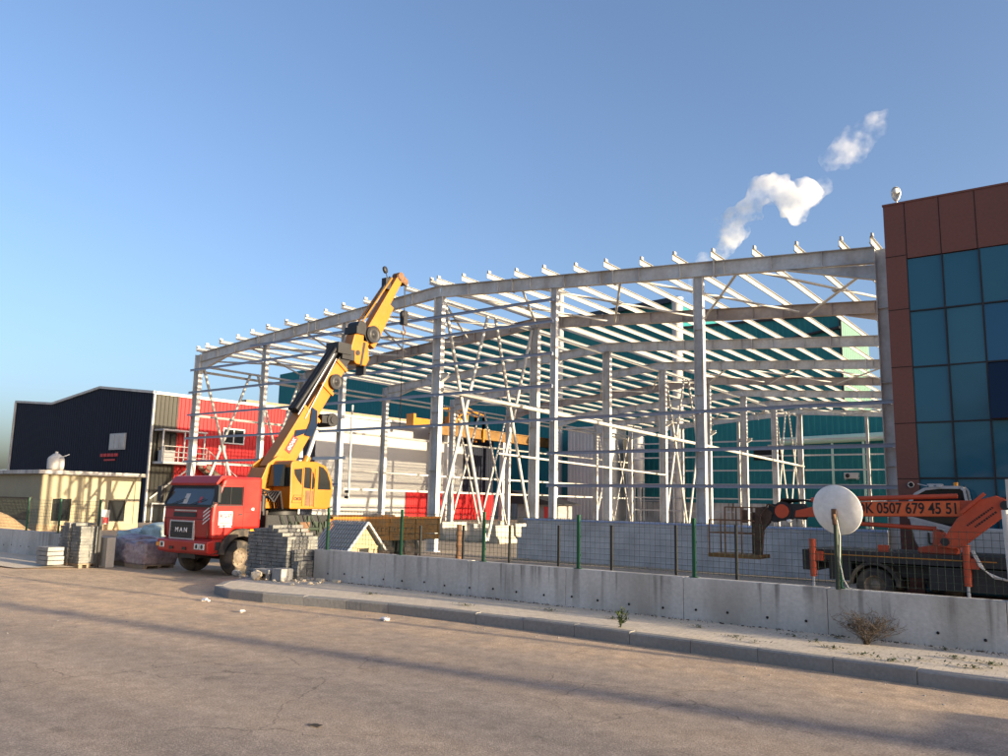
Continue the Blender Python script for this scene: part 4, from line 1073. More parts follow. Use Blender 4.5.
# outriggers
for y in (16.95,):
    o_ = MB(); o_.box(TX1-.1,TX1+.10,y-.12,y+.12,.95,1.22); o_.box(TX1+.0,TX1+.14,y-.09,y+.09,.45,1.5); o_.box(TX1-.04,TX1+.18,y-.13,y+.13,.38,.45); o_.build('outrigger', M['yellow'], ct)
    o_ = MB(); o_.box(TX0-.14,TX0,y-.09,y+.09,.45,1.5); o_.box(TX0-.18,TX0+.04,y-.13,y+.13,.38,.45); o_.build('outrigger', M['yellow'], ct)
# drop-side bed at the back
bed = MB(); bed.box(TX0,TX1,17.1,22.1,1.0,1.08)
for x in (TX0, TX1-.05):
    bed.box(x,x+.05,17.1,22.1,1.08,1.50)
bed.box(TX0+.05,TX1-.05,17.1,17.15,1.08,1.5); bed.box(TX0+.05,TX1-.05,22.05,22.1,1.08,1.5)
bd = bed.build('truck_bed', M['yellow_dark'], ct)
rl = MB(); rl.box(TX1-.08,TX1+.03,17.08,22.12,1.502,1.57); rl.box(TX0-.03,TX0+.08,17.08,22.12,1.502,1.57); rl.build('bed_rail', M['yellow'], bd)
rl = MB()
for y in (17.12,18.35,19.6,20.85,22.03): rl.box(TX1+.001,TX1+.04,y-.04,y+.04,.82,1.5)
rl.box(TX1+.001,TX1+.03,17.2,22.0,1.27,1.31); rl.build('bed_stake', M['yellow_dark'], bd)
rl = MB(); rl.box(TX1-.02,TX1+.012,17.2,22.05,.80,.98); rl.build('bed_skirt', M['yellow_dark'], bd)
rl = MB(); rb = random.Random(8)
y = 18.2
while y < 20.6:
    hgt = rb.uniform(.09,.15); rl.box(TX1+.002,TX1+.006,y,y+.03,1.10,1.10+hgt); rl.box(TX1+.002,TX1+.006,y+.04,y+.11,1.10+hgt-.03,1.10+hgt); y += rb.uniform(.15,.24)
rl.build('worn_lettering', M['letter_black'], bd)
b = MB()
for (y,z,r) in ((17.9,1.6,.12),(19.2,1.6,.16),(19.7,1.62,.13),(20.4,1.58,.14),(21.2,1.6,.1)): b.blob((TXM+.4,y,z-.1), (r*1.6,r*1.5,r), int(y*10), .3, 1)
b.build('bed_load', M['wood_dark'], bd)
# slewing upper structure
BX = -20.15
sb = MB(); sb.tube((BX,15.9,1.62),(BX,15.9,1.80),.62,24); sb.build('slew_ring', M['black'], ct)
sb = MB(); sb.box(-20.75,-19.55,14.95,16.95,1.80,2.0)
for x in (-20.52,-19.84): sb.prism([(14.95,2.0),(16.9,2.0),(16.7,2.5),(16.2,3.05),(15.9,3.3),(15.55,3.35),(15.2,3.1),(14.98,2.6)], 'x', x-.03, x+.03)
sb.prism([(14.97,2.0),(15.6,2.0),(15.5,2.6),(15.15,3.0),(14.99,2.6)], 'x', -20.49, -19.87)
sb.build('turret', M['yellow'], ct, bevel=.02)
sb = MB(); sb.tube((BX-.42,15.85,3.05),(BX+.42,15.85,3.05),.11,16); sb.build('boom_pin', M['black'], ct)
# operator cab
pc = [(15.42,1.80),(15.38,3.10),(15.46,3.20),(16.35,3.20),(16.72,3.08),(16.95,2.72),(17.04,2.40),(17.02,2.34),(16.92,1.80)]
b = MB(); b.prism(pc, 'x', -19.82, -18.98); oc = b.build('operator_cab', M['yellow'], ct, bevel=.03)
xw = -18.975
b = MB(); b.add([(xw,y,z) for y,z in ((15.50,2.95),(15.80,2.98),(15.80,2.50),(15.66,2.62),(15.52,2.80))],[(0,1,2,3,4)]); b.build('cab_window', M['glass_dark'], oc)
b = MB(); b.add([(xw,y,z) for y,z in ((15.88,2.42),(16.25,2.38),(16.30,2.55),(16.24,2.85),(16.10,3.02),(15.88,3.02))],[(0,1,2,3,4,5)]); b.build('cab_window', M['glass_dark'], oc)
b = MB(); b.add([(xw,y,z) for y,z in ((16.42,2.38),(16.93,2.38),(16.90,2.60),(16.76,2.90),(16.60,3.04),(16.42,3.08))],[(0,1,2,3,4,5)]); b.build('cab_window', M['glass_dark'], oc)
b = MB(); b.box(xw-.01,xw+.002,15.96,16.26,1.90,2.34); b.build('door_opening', M['rusty'], oc)
b = MB(); b.box(xw,xw+.016,16.14,16.17,1.88,2.98); b.box(xw,xw+.016,15.84,15.87,1.88,3.0); b.box(xw,xw+.02,16.28,16.40,1.86,3.0); b.build('door_frame', M['yellow'], oc)
lb = MB()
for a in ((15.47,1.98,15.83,1.98),(15.53,2.20,15.89,2.20),(15.47,1.98,15.53,2.20),(15.83,1.98,15.89,2.20)):
    lb.bar((xw+.003,a[0],a[1]),(xw+.003,a[2],a[3]),.006,.02,(1,0,0))
lb.build('badge_outline', M['letter_black'], oc)
text('badge_lettering', 'OKSI', .125, (xw+.002,15.68,2.09), (0,1,0), (.0,.0,1), M['letter_black'], oc, .015, .002)
b = MB(); b.box(-19.80,-19.0,15.375,15.402,2.45,3.0); b.build('rear_window', M['glass_dark'], oc)
b = MB(); b.prism([(15.20,2.45),(15.37,2.45),(15.37,3.08),(15.30,3.08)], 'x', -19.84, -19.22); b.build('dark_screen', M['glass_dark'], ct)
# boom: sections as swept boxes in the plane x = BX
def V(y, z, x=BX): return Vector((x,y,z))
def boxboom(p0, p1, w, h0, h1, nm, m, bev=.02, par=None):
    p0 = Vector(p0); p1 = Vector(p1); t = (p1-p0).normalized(); n = Vector((1,0,0)).cross(t)
    vs = []
    for p, h in ((p0,h0),(p1,h1)):
        for sx, sn in ((-1,-1),(1,-1),(1,1),(-1,1)): vs.append(p+Vector((sx*w/2,0,0))+n*(sn*h/2))
    b = MB(); b.add(vs, [(0,1,2,3),(7,6,5,4),(0,4,5,1),(1,5,6,2),(2,6,7,3),(3,7,4,0)]); return b.build(nm, m, par or ct, bevel=bev)
bm_ = boxboom(V(15.62,2.85), V(16.88,4.80), .48, .74, .70, 'boom', M['yellow'])
b1 = boxboom(V(16.82,4.70), V(18.02,6.52), .40, .50, .46, 'boom_section', M['yellow'], .015, bm_)
b2 = boxboom(V(18.00,6.49), V(18.42,7.10), .34, .42, .42, 'boom_section', M['black'], .015, bm_)
# stiffener plates and collar on the boom side
q = MB()
for (y,z,hh) in ((16.84,4.74,.80),(17.42,5.61,.58),(17.98,6.46,.54)):
    p = V(y,z); t = (V(18.12,6.36)-V(16.98,4.66)).normalized(); n = Vector((1,0,0)).cross(t)
    vs = []
    for e in (-.05,.05):
        for sx, sn in ((-1,-1),(1,-1),(1,1),(-1,1)): vs.append(p+t*e+Vector((sx*.25,0,0))+n*(sn*hh/2))
    q.add(vs, [(0,1,2,3),(7,6,5,4),(0,4,5,1),(1,5,6,2),(2,6,7,3),(3,7,4,0)])
q.build('boom_collar', M['yellow'], bm_)
tdir = (V(18.12,6.36)-V(15.75,2.75)).normalized(); ndir = Vector((1,0,0)).cross(tdir)      # ndir points down-forward or up-back
if ndir.y > 0: ndir = -ndir
# ram bundle along the back of the upper boom
q = MB()
for dx in (-.14,.0,.16):
    for hgt in (.42,.56): q.tube(V(16.70,4.55,BX+dx)+ndir*(hgt-.02), V(18.15,6.98,BX+dx)+ndir*hgt*.62, .062, 10)
q.box(BX-.3,BX+.3,17.72,18.3,6.86,7.22); q.box(BX-.24,BX+.26,17.95,18.5,6.7,7.05)
q.build('jib_rams', M['black'], ct)
q = MB(); q.tube(V(16.66,4.42,BX+.24)+ndir*.45, V(17.95,6.58,BX+.24)+ndir*.40, .022, 8); q.tube(V(16.8,4.4,BX+.26)+ndir*.30, V(17.95,6.48,BX+.26)+ndir*.30, .018, 8); q.build('ram_rod', M['galv'], ct)
# luffing ram under the boom
q = MB(); q.tube(V(16.62,2.75), V(16.95,3.4), .12, 14); q.build('luffing_ram', M['yellow'], ct)
q = MB(); q.tube(V(16.95,3.4), V(17.25,4.25), .07, 12); q.build('ram_rod', M['galv'], ct)
# dark plates, winch drum and sheaves on the near side
xs_ = BX+.26
def disc(y, z, r, x=xs_, tck=.07, nm='sheave', m=None):
    b = MB(); b.lathe([(0,tck),(r*.25,tck),(r*.3,tck*.6),(r*.85,tck*.6),(r,tck),(r,0),(0,0)], (x,y,z), (1,0,0), 28); return b.build(nm, m or M['black'], ct)
disc(17.70, 5.88, .25, BX+.26); disc(19.30, 7.74, .30, BX+.22, .10)
q = MB(); q.prism([(16.55,4.05),(16.85,4.02),(17.02,4.35),(17.0,4.85),(16.78,4.95),(16.74,4.5)], 'x', xs_-.01, xs_+.03); q.prism([(16.15,3.95),(16.6,4.12),(16.62,4.25),(16.2,4.18)], 'x', xs_-.01, xs_+.02); q.build('side_plate', M['glass_navy'], ct)
q = MB(); q.tube((BX-.3,17.62,4.62),(BX+.34,17.62,4.62),.22,16); q.tube((BX-.34,17.62,4.62),(BX+.38,17.62,4.62),.12,12); q.box(BX-.3,BX+.3,17.2,17.6,4.5,4.75); q.build('winch_drum', M['black'], ct)
lp = Vector((xs_-.004, 16.06, 3.62))
q = MB(); q.prism([(15.85,3.56),(16.03,3.44),(16.33,3.92),(16.15,4.04)], 'x', xs_-.008, xs_+.002); q.build('boom_label', M['label_red'], bm_)
text('label_lettering', 'OCAK', .15, (xs_+.003,16.09,3.74), tuple(Vector((0,.53,.85))), tuple(Vector((0,-.85,.53))), M['letter_white'], bm_, .02, .001)
# knuckle and folding jib
q = MB(); q.prism([(18.30,6.92),(18.62,6.62),(19.08,6.60),(19.22,6.85),(19.12,7.45),(18.92,7.75),(18.50,7.62)], 'x', BX-.22, BX+.22); kn = q.build('jib_knuckle', M['yellow'], ct, bevel=.03)
q = MB(); q.prism([(18.78,6.58),(18.86,6.58),(19.0,7.4),(18.9,7.4)], 'x', BX+.222, BX+.235); q.tube((BX-.25,18.66,7.0),(BX+.25,18.66,7.0),.09,12); q.box(BX-.2,BX+.2,19.0,19.1,6.3,6.6); q.build('knuckle_plate', M['black'], kn)
q = MB(); q.tube((BX-.26,18.78,7.92),(BX+.26,18.78,7.92),.20,16); q.box(BX-.3,BX+.3,18.5,18.9,7.65,7.9); q.box(BX-.26,BX+.22,18.9,19.2,7.45,7.85); q.build('jib_winch', M['black'], ct)
jd0, jd1 = V(19.22,7.45), V(20.62,10.0)
jb = boxboom(V(19.05,7.45), V(20.60,10.0), .30, .40, .30, 'jib', M['yellow'])
boxboom(V(19.42,7.35), V(20.30,8.98), .24, .26, .24, 'jib_underbox', M['yellow'], .015, jb)
q = MB()
for dx in (-.11,.11): q.tube(V(18.78,7.95,BX+dx), V(20.25,10.0,BX+dx), .032, 8)
q.build('jib_stay', M['yellow'], jb)
q = MB(); q.tube(V(19.3,8.3,BX+.05)+Vector((0,-.18,.1)), V(20.35,9.95,BX+.05)+Vector((0,-.14,.08)), .05, 8); q.box(BX-.1,BX+.12,19.95,20.2,9.55,9.95); q.build('jib_ram', M['black'], jb)
q = MB(); q.tube((BX-.16,20.68,10.16),(BX+.16,20.68,10.16),.15,16); q.tube((BX-.14,20.95,10.02),(BX+.14,20.95,10.02),.13,16); q.box(BX-.13,BX+.13,20.5,20.95,9.95,10.2); q.build('jib_head', M['rusty'], jb)
q = MB(); q.tube(V(20.15,9.95),V(20.02,10.22),.02,6); q.lathe([(0,-.05),(.12,-.05),(.14,0),(.12,.05),(0,.05)], V(20.0,10.26), (.9,.3,.2), 14); q.build('jib_lamp', M['black'], jb)
# hook block on its rope
q = MB(); q.tube(V(21.08,10.0), V(21.08,8.95), .012, 6); q.tube(V(21.02,10.0), V(21.04,8.95), .012, 6); q.build('hoist_rope', M['black'], ct)
q = MB(); q.lathe([(0,-.08),(.15,-.08),(.17,0),(.15,.08),(0,.08)], V(21.06,8.82), (1,0,0), 18); q.box(BX-.1,BX+.1,20.96,21.16,8.45,8.95); hk = q.build('hook_block', M['black'], ct)
q = MB(); pts_ = [V(21.06,8.45), V(21.06,8.3)]+[V(21.06+.1*math.sin(a), 8.2-.1*math.cos(a)+.0) for a in [math.pi, 2.4, 1.6, .8, 0, -.8, -1.5]]; q.path(pts_, .028, 8); q.build('hook', M['rusty'], hk)
q = MB()
zc = 8.1
while zc > 4.75:
    q.tube(V(21.06,zc), V(21.06,zc-.10), .020 if int(zc*10) % 2 else .014, 5); zc -= .10
q.build('chain', M['black'], hk)

# ------------------------------------------------------------------ orange lift truck behind the mesh fence
KL = 20.0/18.6
def lx(x): return x*KL
def lz(z): return (z-EYE)*KL+EYE
YL = 20.0
lt = thing('lift_truck', (-4,21,0), 'orange boom lift truck with a phone number on its folded arm, behind the fence', 'lift truck')
b = MB(); b.box(-5.75,6.0,20.1,22.1,lz(1.02),lz(1.24)); b.build('deck', M['black'], lt)
b = MB(); b.box(-5.4,-1.9,20.085,20.098,lz(1.125),lz(1.155)); b.build('deck_stripe', M['yellow'], lt)
b = MB(); b.box(-5.9,-5.55,20.15,22.05,lz(.78),lz(1.22)); b.box(-5.3,6.0,20.5,21.7,.62,.86)
b.box(-3.2,-1.3,20.12,20.5,.42,.9); b.box(-5.3,-4.8,20.15,20.45,.5,.95); b.build('chassis', M['black'], lt)
for x in (-4.32, 3.6):
    wheel(x, 20.16, .41, .41, .5, 'y', -1, lt); wheel(x, 22.0, .41, .41, .5, 'y', 1, lt)
def archx(cx, cz, ri, ro, y0, y1, nm, m):
    n = 14; vs = []; k = n+1
    for y in (y0,y1):
        vs += [(cx+ro*math.cos(math.pi*i/n),y,cz+ro*math.sin(math.pi*i/n)) for i in range(k)]+[(cx+ri*math.cos(math.pi*i/n),y,cz+ri*math.sin(math.pi*i/n)) for i in range(k)]
    fs = []
    for i in range(n): fs += [(i,i+1,k+i+1,k+i),(2*k+i,3*k+i,3*k+i+1,2*k+i+1),(i,2*k+i,2*k+i+1,i+1),(k+i,k+i+1,3*k+i+1,3*k+i)]
    b = MB(); b.add(vs, fs); return b.build(nm, m, lt)
archx(-4.32, .42, .46, .53, 20.10, 20.60, 'mudguard', M['rubber'])
for x in (-5.62, -2.44):
    b = MB(); b.tube((x,20.02,lz(.66)),(x,20.02,lz(1.44)),.075,14); b.tube((x,20.02,lz(1.44)),(x,20.02,lz(1.46)),.085,14)
    og = b.build('outrigger', M['orange'], lt)
    b = MB(); b.tube((x,20.02,.06),(x,20.02,lz(.66)),.035,10); b.box(x-.15,x+.15,19.87,20.17,0,.06); b.build('outrigger_foot', M['galv'], og)
    b = MB(); b.box(x+.07,x+.22,19.98,20.10,lz(1.0),lz(1.2)); b.build('outrigger_bracket', M['orange'], og)
b = MB()
for i in range(3): b.path([(-2.34+.02*i,20.0,lz(1.35)),(-2.2+.04*i,19.95,lz(1.05)-.03*i),(-2.05+.05*i,19.98,.85-.05*i),(-1.75+.1*i,20.0,.72),(-1.3,20.06,.75+.02*i)],.016,6)
b.build('hydraulic_hose', M['offwhite'], lt)
b = MB(); b.box(-4.25,-4.05,20.3,20.5,lz(1.24),lz(1.38)); b.build('deck_box', M['orange'], lt)
# turret, slanted arm, folded boom
YB0, YB1 = 20.45, 20.95
b = MB(); b.prism([(lx(-3.2),lz(1.24)),(lx(-2.48),lz(1.24)),(lx(-2.45),lz(1.36)),(lx(-2.62),lz(1.52)),(lx(-2.78),lz(1.72)),(lx(-2.9),lz(1.74)),(lx(-2.92),lz(1.42)),(lx(-3.2),lz(1.36))], 'y', YB0, YB1); b.build('turret', M['orange'], lt, bevel=.02)
b = MB(); b.prism([(lx(-2.80),lz(1.40)),(lx(-2.52),lz(1.36)),(lx(-2.36),lz(1.40)),(lx(-1.55),lz(2.08)),(lx(-1.50),lz(2.22)),(lx(-1.56),lz(2.38)),(lx(-1.72),lz(2.44)),(lx(-2.0),lz(2.36)),(lx(-2.42),lz(1.98))], 'y', YB0-.22, YB0-.002); arm = b.build('lower_arm', M['orange'], lt, bevel=.02)
b = MB()
ud = Vector((.78,0,.62)).normalized(); un = Vector((-ud.z,0,ud.x))
rd = random.Random(4)
for row, (o0, ln) in enumerate(((.05,.62),(-.06,.5))):
    s_ = 0
    while s_ < ln:
        wv = rd.uniform(.025,.05); p = Vector((lx(-2.22),YB0-.225,lz(1.80)))+ud*(s_+.1*row)+un*o0
        q0, q1 = p, p+ud*wv; b.add([q0-un*.02, q1-un*.02, q1+un*.02, q0+un*.02],[(0,1,2,3)]); s_ += wv+.016
b.build('arm_lettering', M['letter_black'], arm)
b = MB(); b.tube((lx(-1.56),YB0-.28,lz(2.25)),(lx(-1.56),YB1+.1,lz(2.25)),.10,16); b.tube((lx(-2.66),YB0-.26,lz(1.5)),(lx(-2.66),YB1+.05,lz(1.5)),.09,16); b.box(lx(-1.62),lx(-1.46),YB0-.1,YB1,lz(2.0),lz(2.42)); b.build('arm_pin', M['black'], lt)
b = MB(); b.bar((lx(-2.35),YB0-.25,lz(2.08)),(lx(-1.9),YB0-.25,lz(2.48)),.05,.07); b.build('arm_ram', M['orange'], lt)
b = MB(); b.prism([(lx(-5.72),lz(1.91)),(lx(-4.9),lz(1.95)),(lx(-1.75),lz(2.02)),(lx(-1.60),lz(2.36)),(lx(-4.2),lz(2.285)),(lx(-5.15),lz(2.20)),(lx(-5.70),lz(2.06))], 'y', YB0+.02, YB1); bo = b.build('boom', M['orange'], lt, bevel=.015)
M['boom_label'] = mat('orange_boom_panel', (.62,.12,.035), .45, 0, .1, 1.2)
b = MB(); b.prism([(lx(-4.45),lz(1.975)),(lx(-2.38),lz(2.02)),(lx(-2.38),lz(2.325)),(lx(-4.45),lz(2.265))], 'y', YB0+.004, YB0+.017); b.build('number_panel', M['boom_label'], bo)
text('phone_lettering', 'OK 0507 679 45 51', .34, (lx(-3.40),YB0+.001,lz(2.150)), (1,0,.014), (-.014,0,1), M['letter_black'], bo, .018, .002, sx=.78)
b = MB(); b.tube((lx(-5.35),YB0+.1,lz(2.31)),(lx(-2.42),YB0+.1,lz(2.43)),.055,12); b.build('upper_tube', M['orange'], lt)
b = MB(); b.tube((lx(-4.9),YB0+.1,lz(1.83)),(lx(-2.85),YB0+.1,lz(1.75)),.050,12); b.build('lower_tube', M['orange'], lt)
b = MB(); b.tube((lx(-6.0),YB0-.02,lz(2.04)),(lx(-6.0),YB0+.02,lz(2.04)),.17,24); jt = b.build('joint_disc', M['orange'], lt)
b = MB(); b.tube((lx(-6.0),YB0+.021,lz(2.04)),(lx(-6.0),YB1,lz(2.04)),.235,24); b.build('joint_ring', M['black'], jt)
b = MB(); rj = random.Random(9)
b.prism([(lx(-5.9),lz(1.90)),(lx(-5.55),lz(1.86)),(lx(-5.45),lz(2.02)),(lx(-5.55),lz(2.22)),(lx(-5.9),lz(2.2))], 'y', YB0+.05, YB1-.1)
for i in range(5): b.path([(lx(-6.2+.05*i),YB0+.05+.06*i,lz(2.0)),(lx(-6.0),YB0+.05+.06*i,lz(2.32-.02*i)),(lx(-5.5),YB0+.1+.05*i,lz(2.3)),(lx(-5.1),YB0+.1+.05*i,lz(2.22))],.025,6)
b.box(lx(-5.0),lx(-4.3),YB0+.1,YB1-.1,lz(1.84),lz(1.93))
b.build('boom_hose', M['black'], lt)
b = MB(); b.lathe([(0,-.05),(.06,-.05),(.07,.02),(0,.04)], (lx(-5.82),YB0-.05,lz(1.83)), (0,0,1), 12); b.build('work_lamp', M['lamp_glass'], lt)
# work platform hanging at the boom end
b = MB(); b.box(lx(-7.72),lx(-6.50),20.25,21.1,lz(.93),lz(1.02)); pf = b.build('platform_floor', M['yellow_dark'], lt)
b = MB()
for x in (-7.70,-7.3,-6.9):
    for y in (20.28,21.07): b.bar((lx(x),y,lz(1.02)),(lx(x),y,lz(1.80 if x < -7.4 else 2.12)),.03,.03)
for z in (1.5,1.8):
    for y in (20.28,21.07): b.bar((lx(-7.70),y,lz(z)),(lx(-6.6),y,lz(z)),.028,.028)
    b.bar((lx(-7.70),20.28,lz(z)),(lx(-7.70),21.07,lz(z)),.028,.028)
for y in (20.28,21.07): b.bar((lx(-7.3),y,lz(2.11)),(lx(-6.6),y,lz(2.11)),.028,.028); b.bar((lx(-7.12),y,lz(1.8)),(lx(-7.12),y,lz(2.11)),.02,.02)
b.build('platform_rail', M['rusty'], pf)
b = MB(); b.prism([(lx(-6.66),lz(1.02)),(lx(-6.52),lz(1.0)),(lx(-6.46),lz(1.6)),(lx(-6.30),lz(1.78)),(lx(-6.22),lz(2.0)),(lx(-6.4),lz(2.14)),(lx(-6.62),lz(2.10)),(lx(-6.64),lz(1.7))], 'y', 20.45, 20.62)
b.prism([(lx(-6.80),lz(1.02)),(lx(-6.68),lz(1.02)),(lx(-6.64),lz(2.0)),(lx(-6.78),lz(2.0))], 'y', 20.74, 20.92); b.box(lx(-6.95),lx(-6.80),20.40,20.44,lz(1.75),lz(2.05)); b.path([(lx(-6.5),20.4,lz(1.1)),(lx(-6.42),20.38,lz(1.5)),(lx(-6.5),20.4,lz(1.9)),(lx(-6.3),20.42,lz(2.2)),(lx(-6.1),20.45,lz(2.1))],.02,6)
b.build('platform_bracket', M['rusty_dark'], lt)
b = MB(); b.prism([(lx(-6.42),lz(1.9)),(lx(-6.2),lz(1.78)),(lx(-5.95),lz(1.95)),(lx(-6.05),lz(2.2)),(lx(-6.3),lz(2.2))], 'y', 20.5, 20.9); b.build('jib_link', M['black'], lt)
# the truck's own cab further right, just past the frame
b = MB(); b.prism([(3.2,.55),(5.6,.55),(5.65,1.2),(5.3,2.2),(3.3,2.25)], 'y', 20.1, 22.1); b.build('cab', M['white'], lt, bevel=.06)
b = MB(); b.box(3.7,5.0,20.085,20.1,1.45,2.05); b.build('cab_window', M['glass_dark'], lt)

# ------------------------------------------------------------------ white wheel loader standing behind the lift truck
KW = 22.6/21.2
def wx(x): return x*KW
def wz(z): return (z-EYE)*KW+EYE
ld = thing('loader', (-3,22.8,0), 'white loader with a rounded cab and amber beacon, mostly hidden behind the orange boom', 'loader')
prf = [(-3.74,1.96),(-3.74,2.24),(-3.56,2.50),(-3.35,2.62),(-3.05,2.66),(-2.62,2.66),(-2.55,2.60),(-2.50,2.2),(-2.48,1.78),(-2.88,1.74)]
fr = MB()
for (xa,za),(xb,zb) in zip(prf, prf[1:]+prf[:1]):
    for y in (22.62,23.30): fr.bar((wx(xa),y,wz(za)),(wx(xb),y,wz(zb)),.05,.07)
for x_, z_ in ((-3.56,2.50),(-2.62,2.66)): fr.bar((wx(x_),22.62,wz(z_)),(wx(x_),23.30,wz(z_)),.05,.05)
cf = fr.build('cab_frame', M['white'], ld)
g_ = MB(); g_.prism([(wx(x),wz(z)) for x,z in prf], 'y', 22.64, 23.28); g_.build('cab_glass', M['glass_dark'], cf)
g_ = MB(); g_.prism([(wx(-3.72),wz(1.95)),(wx(-2.9),wz(1.72)),(wx(-2.4),wz(1.75)),(wx(-2.4),wz(1.0)),(wx(-3.40),wz(1.0)),(wx(-3.62),wz(1.4))], 'y', 22.6, 23.30); g_.prism([(wx(-2.4),wz(1.0)),(wx(-2.4),wz(1.75)),(.6,wz(1.7)),(.8,wz(1.0))], 'y', 22.6, 23.3); bdy = g_.build('body', M['white'], ld, bevel=.03)
g_ = MB(); g_.bar((wx(-3.32),22.58,wz(1.62)),(wx(-3.32),22.58,wz(1.38)),.04,.03); g_.bar((wx(-3.20),22.58,wz(1.62)),(wx(-3.20),22.58,wz(1.38)),.04,.03); g_.bar((wx(-3.33),22.58,wz(1.37)),(wx(-3.19),22.58,wz(1.37)),.04,.03); g_.build('grab_handle', M['black'], bdy)
g_ = MB(); g_.tube((wx(-2.74),22.9,wz(2.68)),(wx(-2.74),22.9,wz(2.78)),.055,12); g_.build('beacon', M['amber'], ld)
g_ = MB(); g_.box(wx(-3.3),wx(-2.98),22.6,22.75,wz(2.70),wz(2.74)); g_.box(wx(-3.26),wx(-3.16),22.56,22.6,wz(2.66),wz(2.74)); g_.box(wx(-3.10),wx(-3.0),22.56,22.6,wz(2.66),wz(2.74)); g_.bar((wx(-3.5),22.6,wz(2.74)),(wx(-3.3),22.6,wz(2.69)),.02,.02); g_.build('roof_lamp', M['galv'], ld)
for x in (-3.2, 0.1):
    wheel(x, 22.62, .5, .5, .3, 'y', -1, ld); wheel(x, 23.28, .5, .5, .25, 'y', 1, ld)
# ------------------------------------------------------------------ stacked pavers, wrapped goods, loose stones
def paver_stack(x0, x1, y0, y1, cols, label, seed, pallet=True):
    """cols: height in courses for each column along x"""
    q = thing('paver_stack', ((x0+x1)/2,(y0+y1)/2,0), label, 'paver stack')
    rn = random.Random(seed); b = MB(); n = len(cols); wx_ = (x1-x0)/n; z0 = .13 if pallet else .0
    ny = max(2, int((y1-y0)/.22)); dy = (y1-y0)/ny
    for i, c in enumerate(cols):
        for k in range(c):
            for j in range(ny):
                if 0 < j < ny-1 and 0 < i < n-1 and k < c-1: continue
                e = .006; jx, jy = rn.uniform(-.010,.010), rn.uniform(-.012,.012); z = z0+k*.088
                b.box(x0+i*wx_+e+jx, x0+(i+1)*wx_-e+jx, y0+j*dy+e+jy, y0+(j+1)*dy-e+jy, z+.004, z+.079)
    core = MB(); h = min(cols)*.088
    b.box(x0+.04,x1-.04,y0+.05,y1-.05,z0,z0+h-.02)
    b.build('pavers', M['paver_stone'], q)
    if pallet:
        p = MB()
        for yy in (y0+.02,(y0+y1)/2-.05,y1-.12): p.box(x0,x1,yy,yy+.1,0,.09)
        p.box(x0,x1,y0,y1,.092,.125); p.build('pallet', M['wood_dark'], q)
    return q
M['paver_stone'] = mat('paver_stone', (.175,.178,.170), .92, 0, .22, 4, .18, 30, bump=.3, bscale=40, spec=.2, dirt=(.30,.28,.24), dirt_amt=.5, dscale=(4,4,4))
paver_stack(-17.5,-15.95,12.95,13.9,[13,14,14,14,15,14,13,12], 'chest high stack of grey pavers with a stepped right edge by the gate opening', 1)
paver_stack(-15.9,-15.64,13.05,13.9,[10,7], 'low broken remainder of grey pavers between the big stack and the wall end', 5, False)
paver_stack(-24.95,-24.40,11.85,12.5,[12,13,13], 'left one of the paired grey paver stacks against the wall left of the gate', 2)
paver_stack(-24.34,-23.80,11.9,12.5,[13,12,12], 'right one of the paired grey paver stacks against the wall left of the gate', 3)
q = thing('block_pile', (-24.6,11.4,0), 'low pile of pale concrete slabs in front of the tall paver pair', 'slab pile')
for k in range(4):
    b = MB(); dx = random.uniform(-.05,.05); b.box(-24.85+dx,-24.15+dx,11.2,11.65,.105+.125*k,.215+.125*k); b.build('slab', M['block_grey'], q, bevel=.012)
# bench like slabs, stone and rubble at the foot of the right stack
def rock(name, c, r, label, cat, m, seed, grp=None):
    b = MB(); b.blob((c[0],c[1],c[2]+r[2]*.75), r, seed, .22, 2); return tag(b.build(name, M[m]), label, cat, grp)
b = MB(); b.box(-16.55,-15.95,12.45,12.75,.33,.43); b.box(-16.5,-16.4,12.48,12.72,.186,.33); b.box(-16.1,-16.0,12.48,12.72,.186,.33); tag(b.build('slab_bench', M['block_grey'], bevel=.01), 'grey slab laid bench-like on two stones at the foot of the stepped paver stack', 'slab')
b = MB(); b.box(-15.9,-15.55,12.5,12.85,.186,.47); tag(b.build('stone_block', M['block_grey'], bevel=.015), 'squat grey stone block between the slab bench and the wall end', 'stone')
rock('boulder', (-16.28,12.36,.19), (.14,.12,.13), 'yellowish round stone in front of the slab bench', 'stone', 'block_pale', 3)
rock('boulder', (-17.30,12.55,.19), (.12,.10,.09), 'grey stone at the left foot of the stepped paver stack', 'stone', 'block_grey', 4)
rn = random.Random(12)
b = MB()
for i in range(70):
    x = rn.uniform(-17.2,-14.6); y = 12.75 + rn.uniform(-.45,.55) - max(0,(x+15.6))*.15; r = rn.uniform(.015,.06)
    b.blob((x,y,.186+r*.4),(r*1.3,r,r*.7),i,.3,1)
tag(b.build('rubble', M['block_pale']), 'loose grit and stone chips around the foot of the stepped paver stack', 'rubble', None, 'stuff')
for i, (x, y, lb) in enumerate(((-15.35,13.2,'broken grey paver lying nearest the wall end'),(-15.05,13.25,'broken pale paver, second from the wall end'),(-14.55,13.3,'broken pale paver lying farthest along the wall foot'))):
    b = MB(); b.box(x-.1,x+.1,y-.05,y+.05,.185,.25); o = b.build('broken_paver', M['block_pale' if i else 'block_grey'], bevel=.008)
    tag(o, lb, 'paver', 'broken pavers at the wall foot')
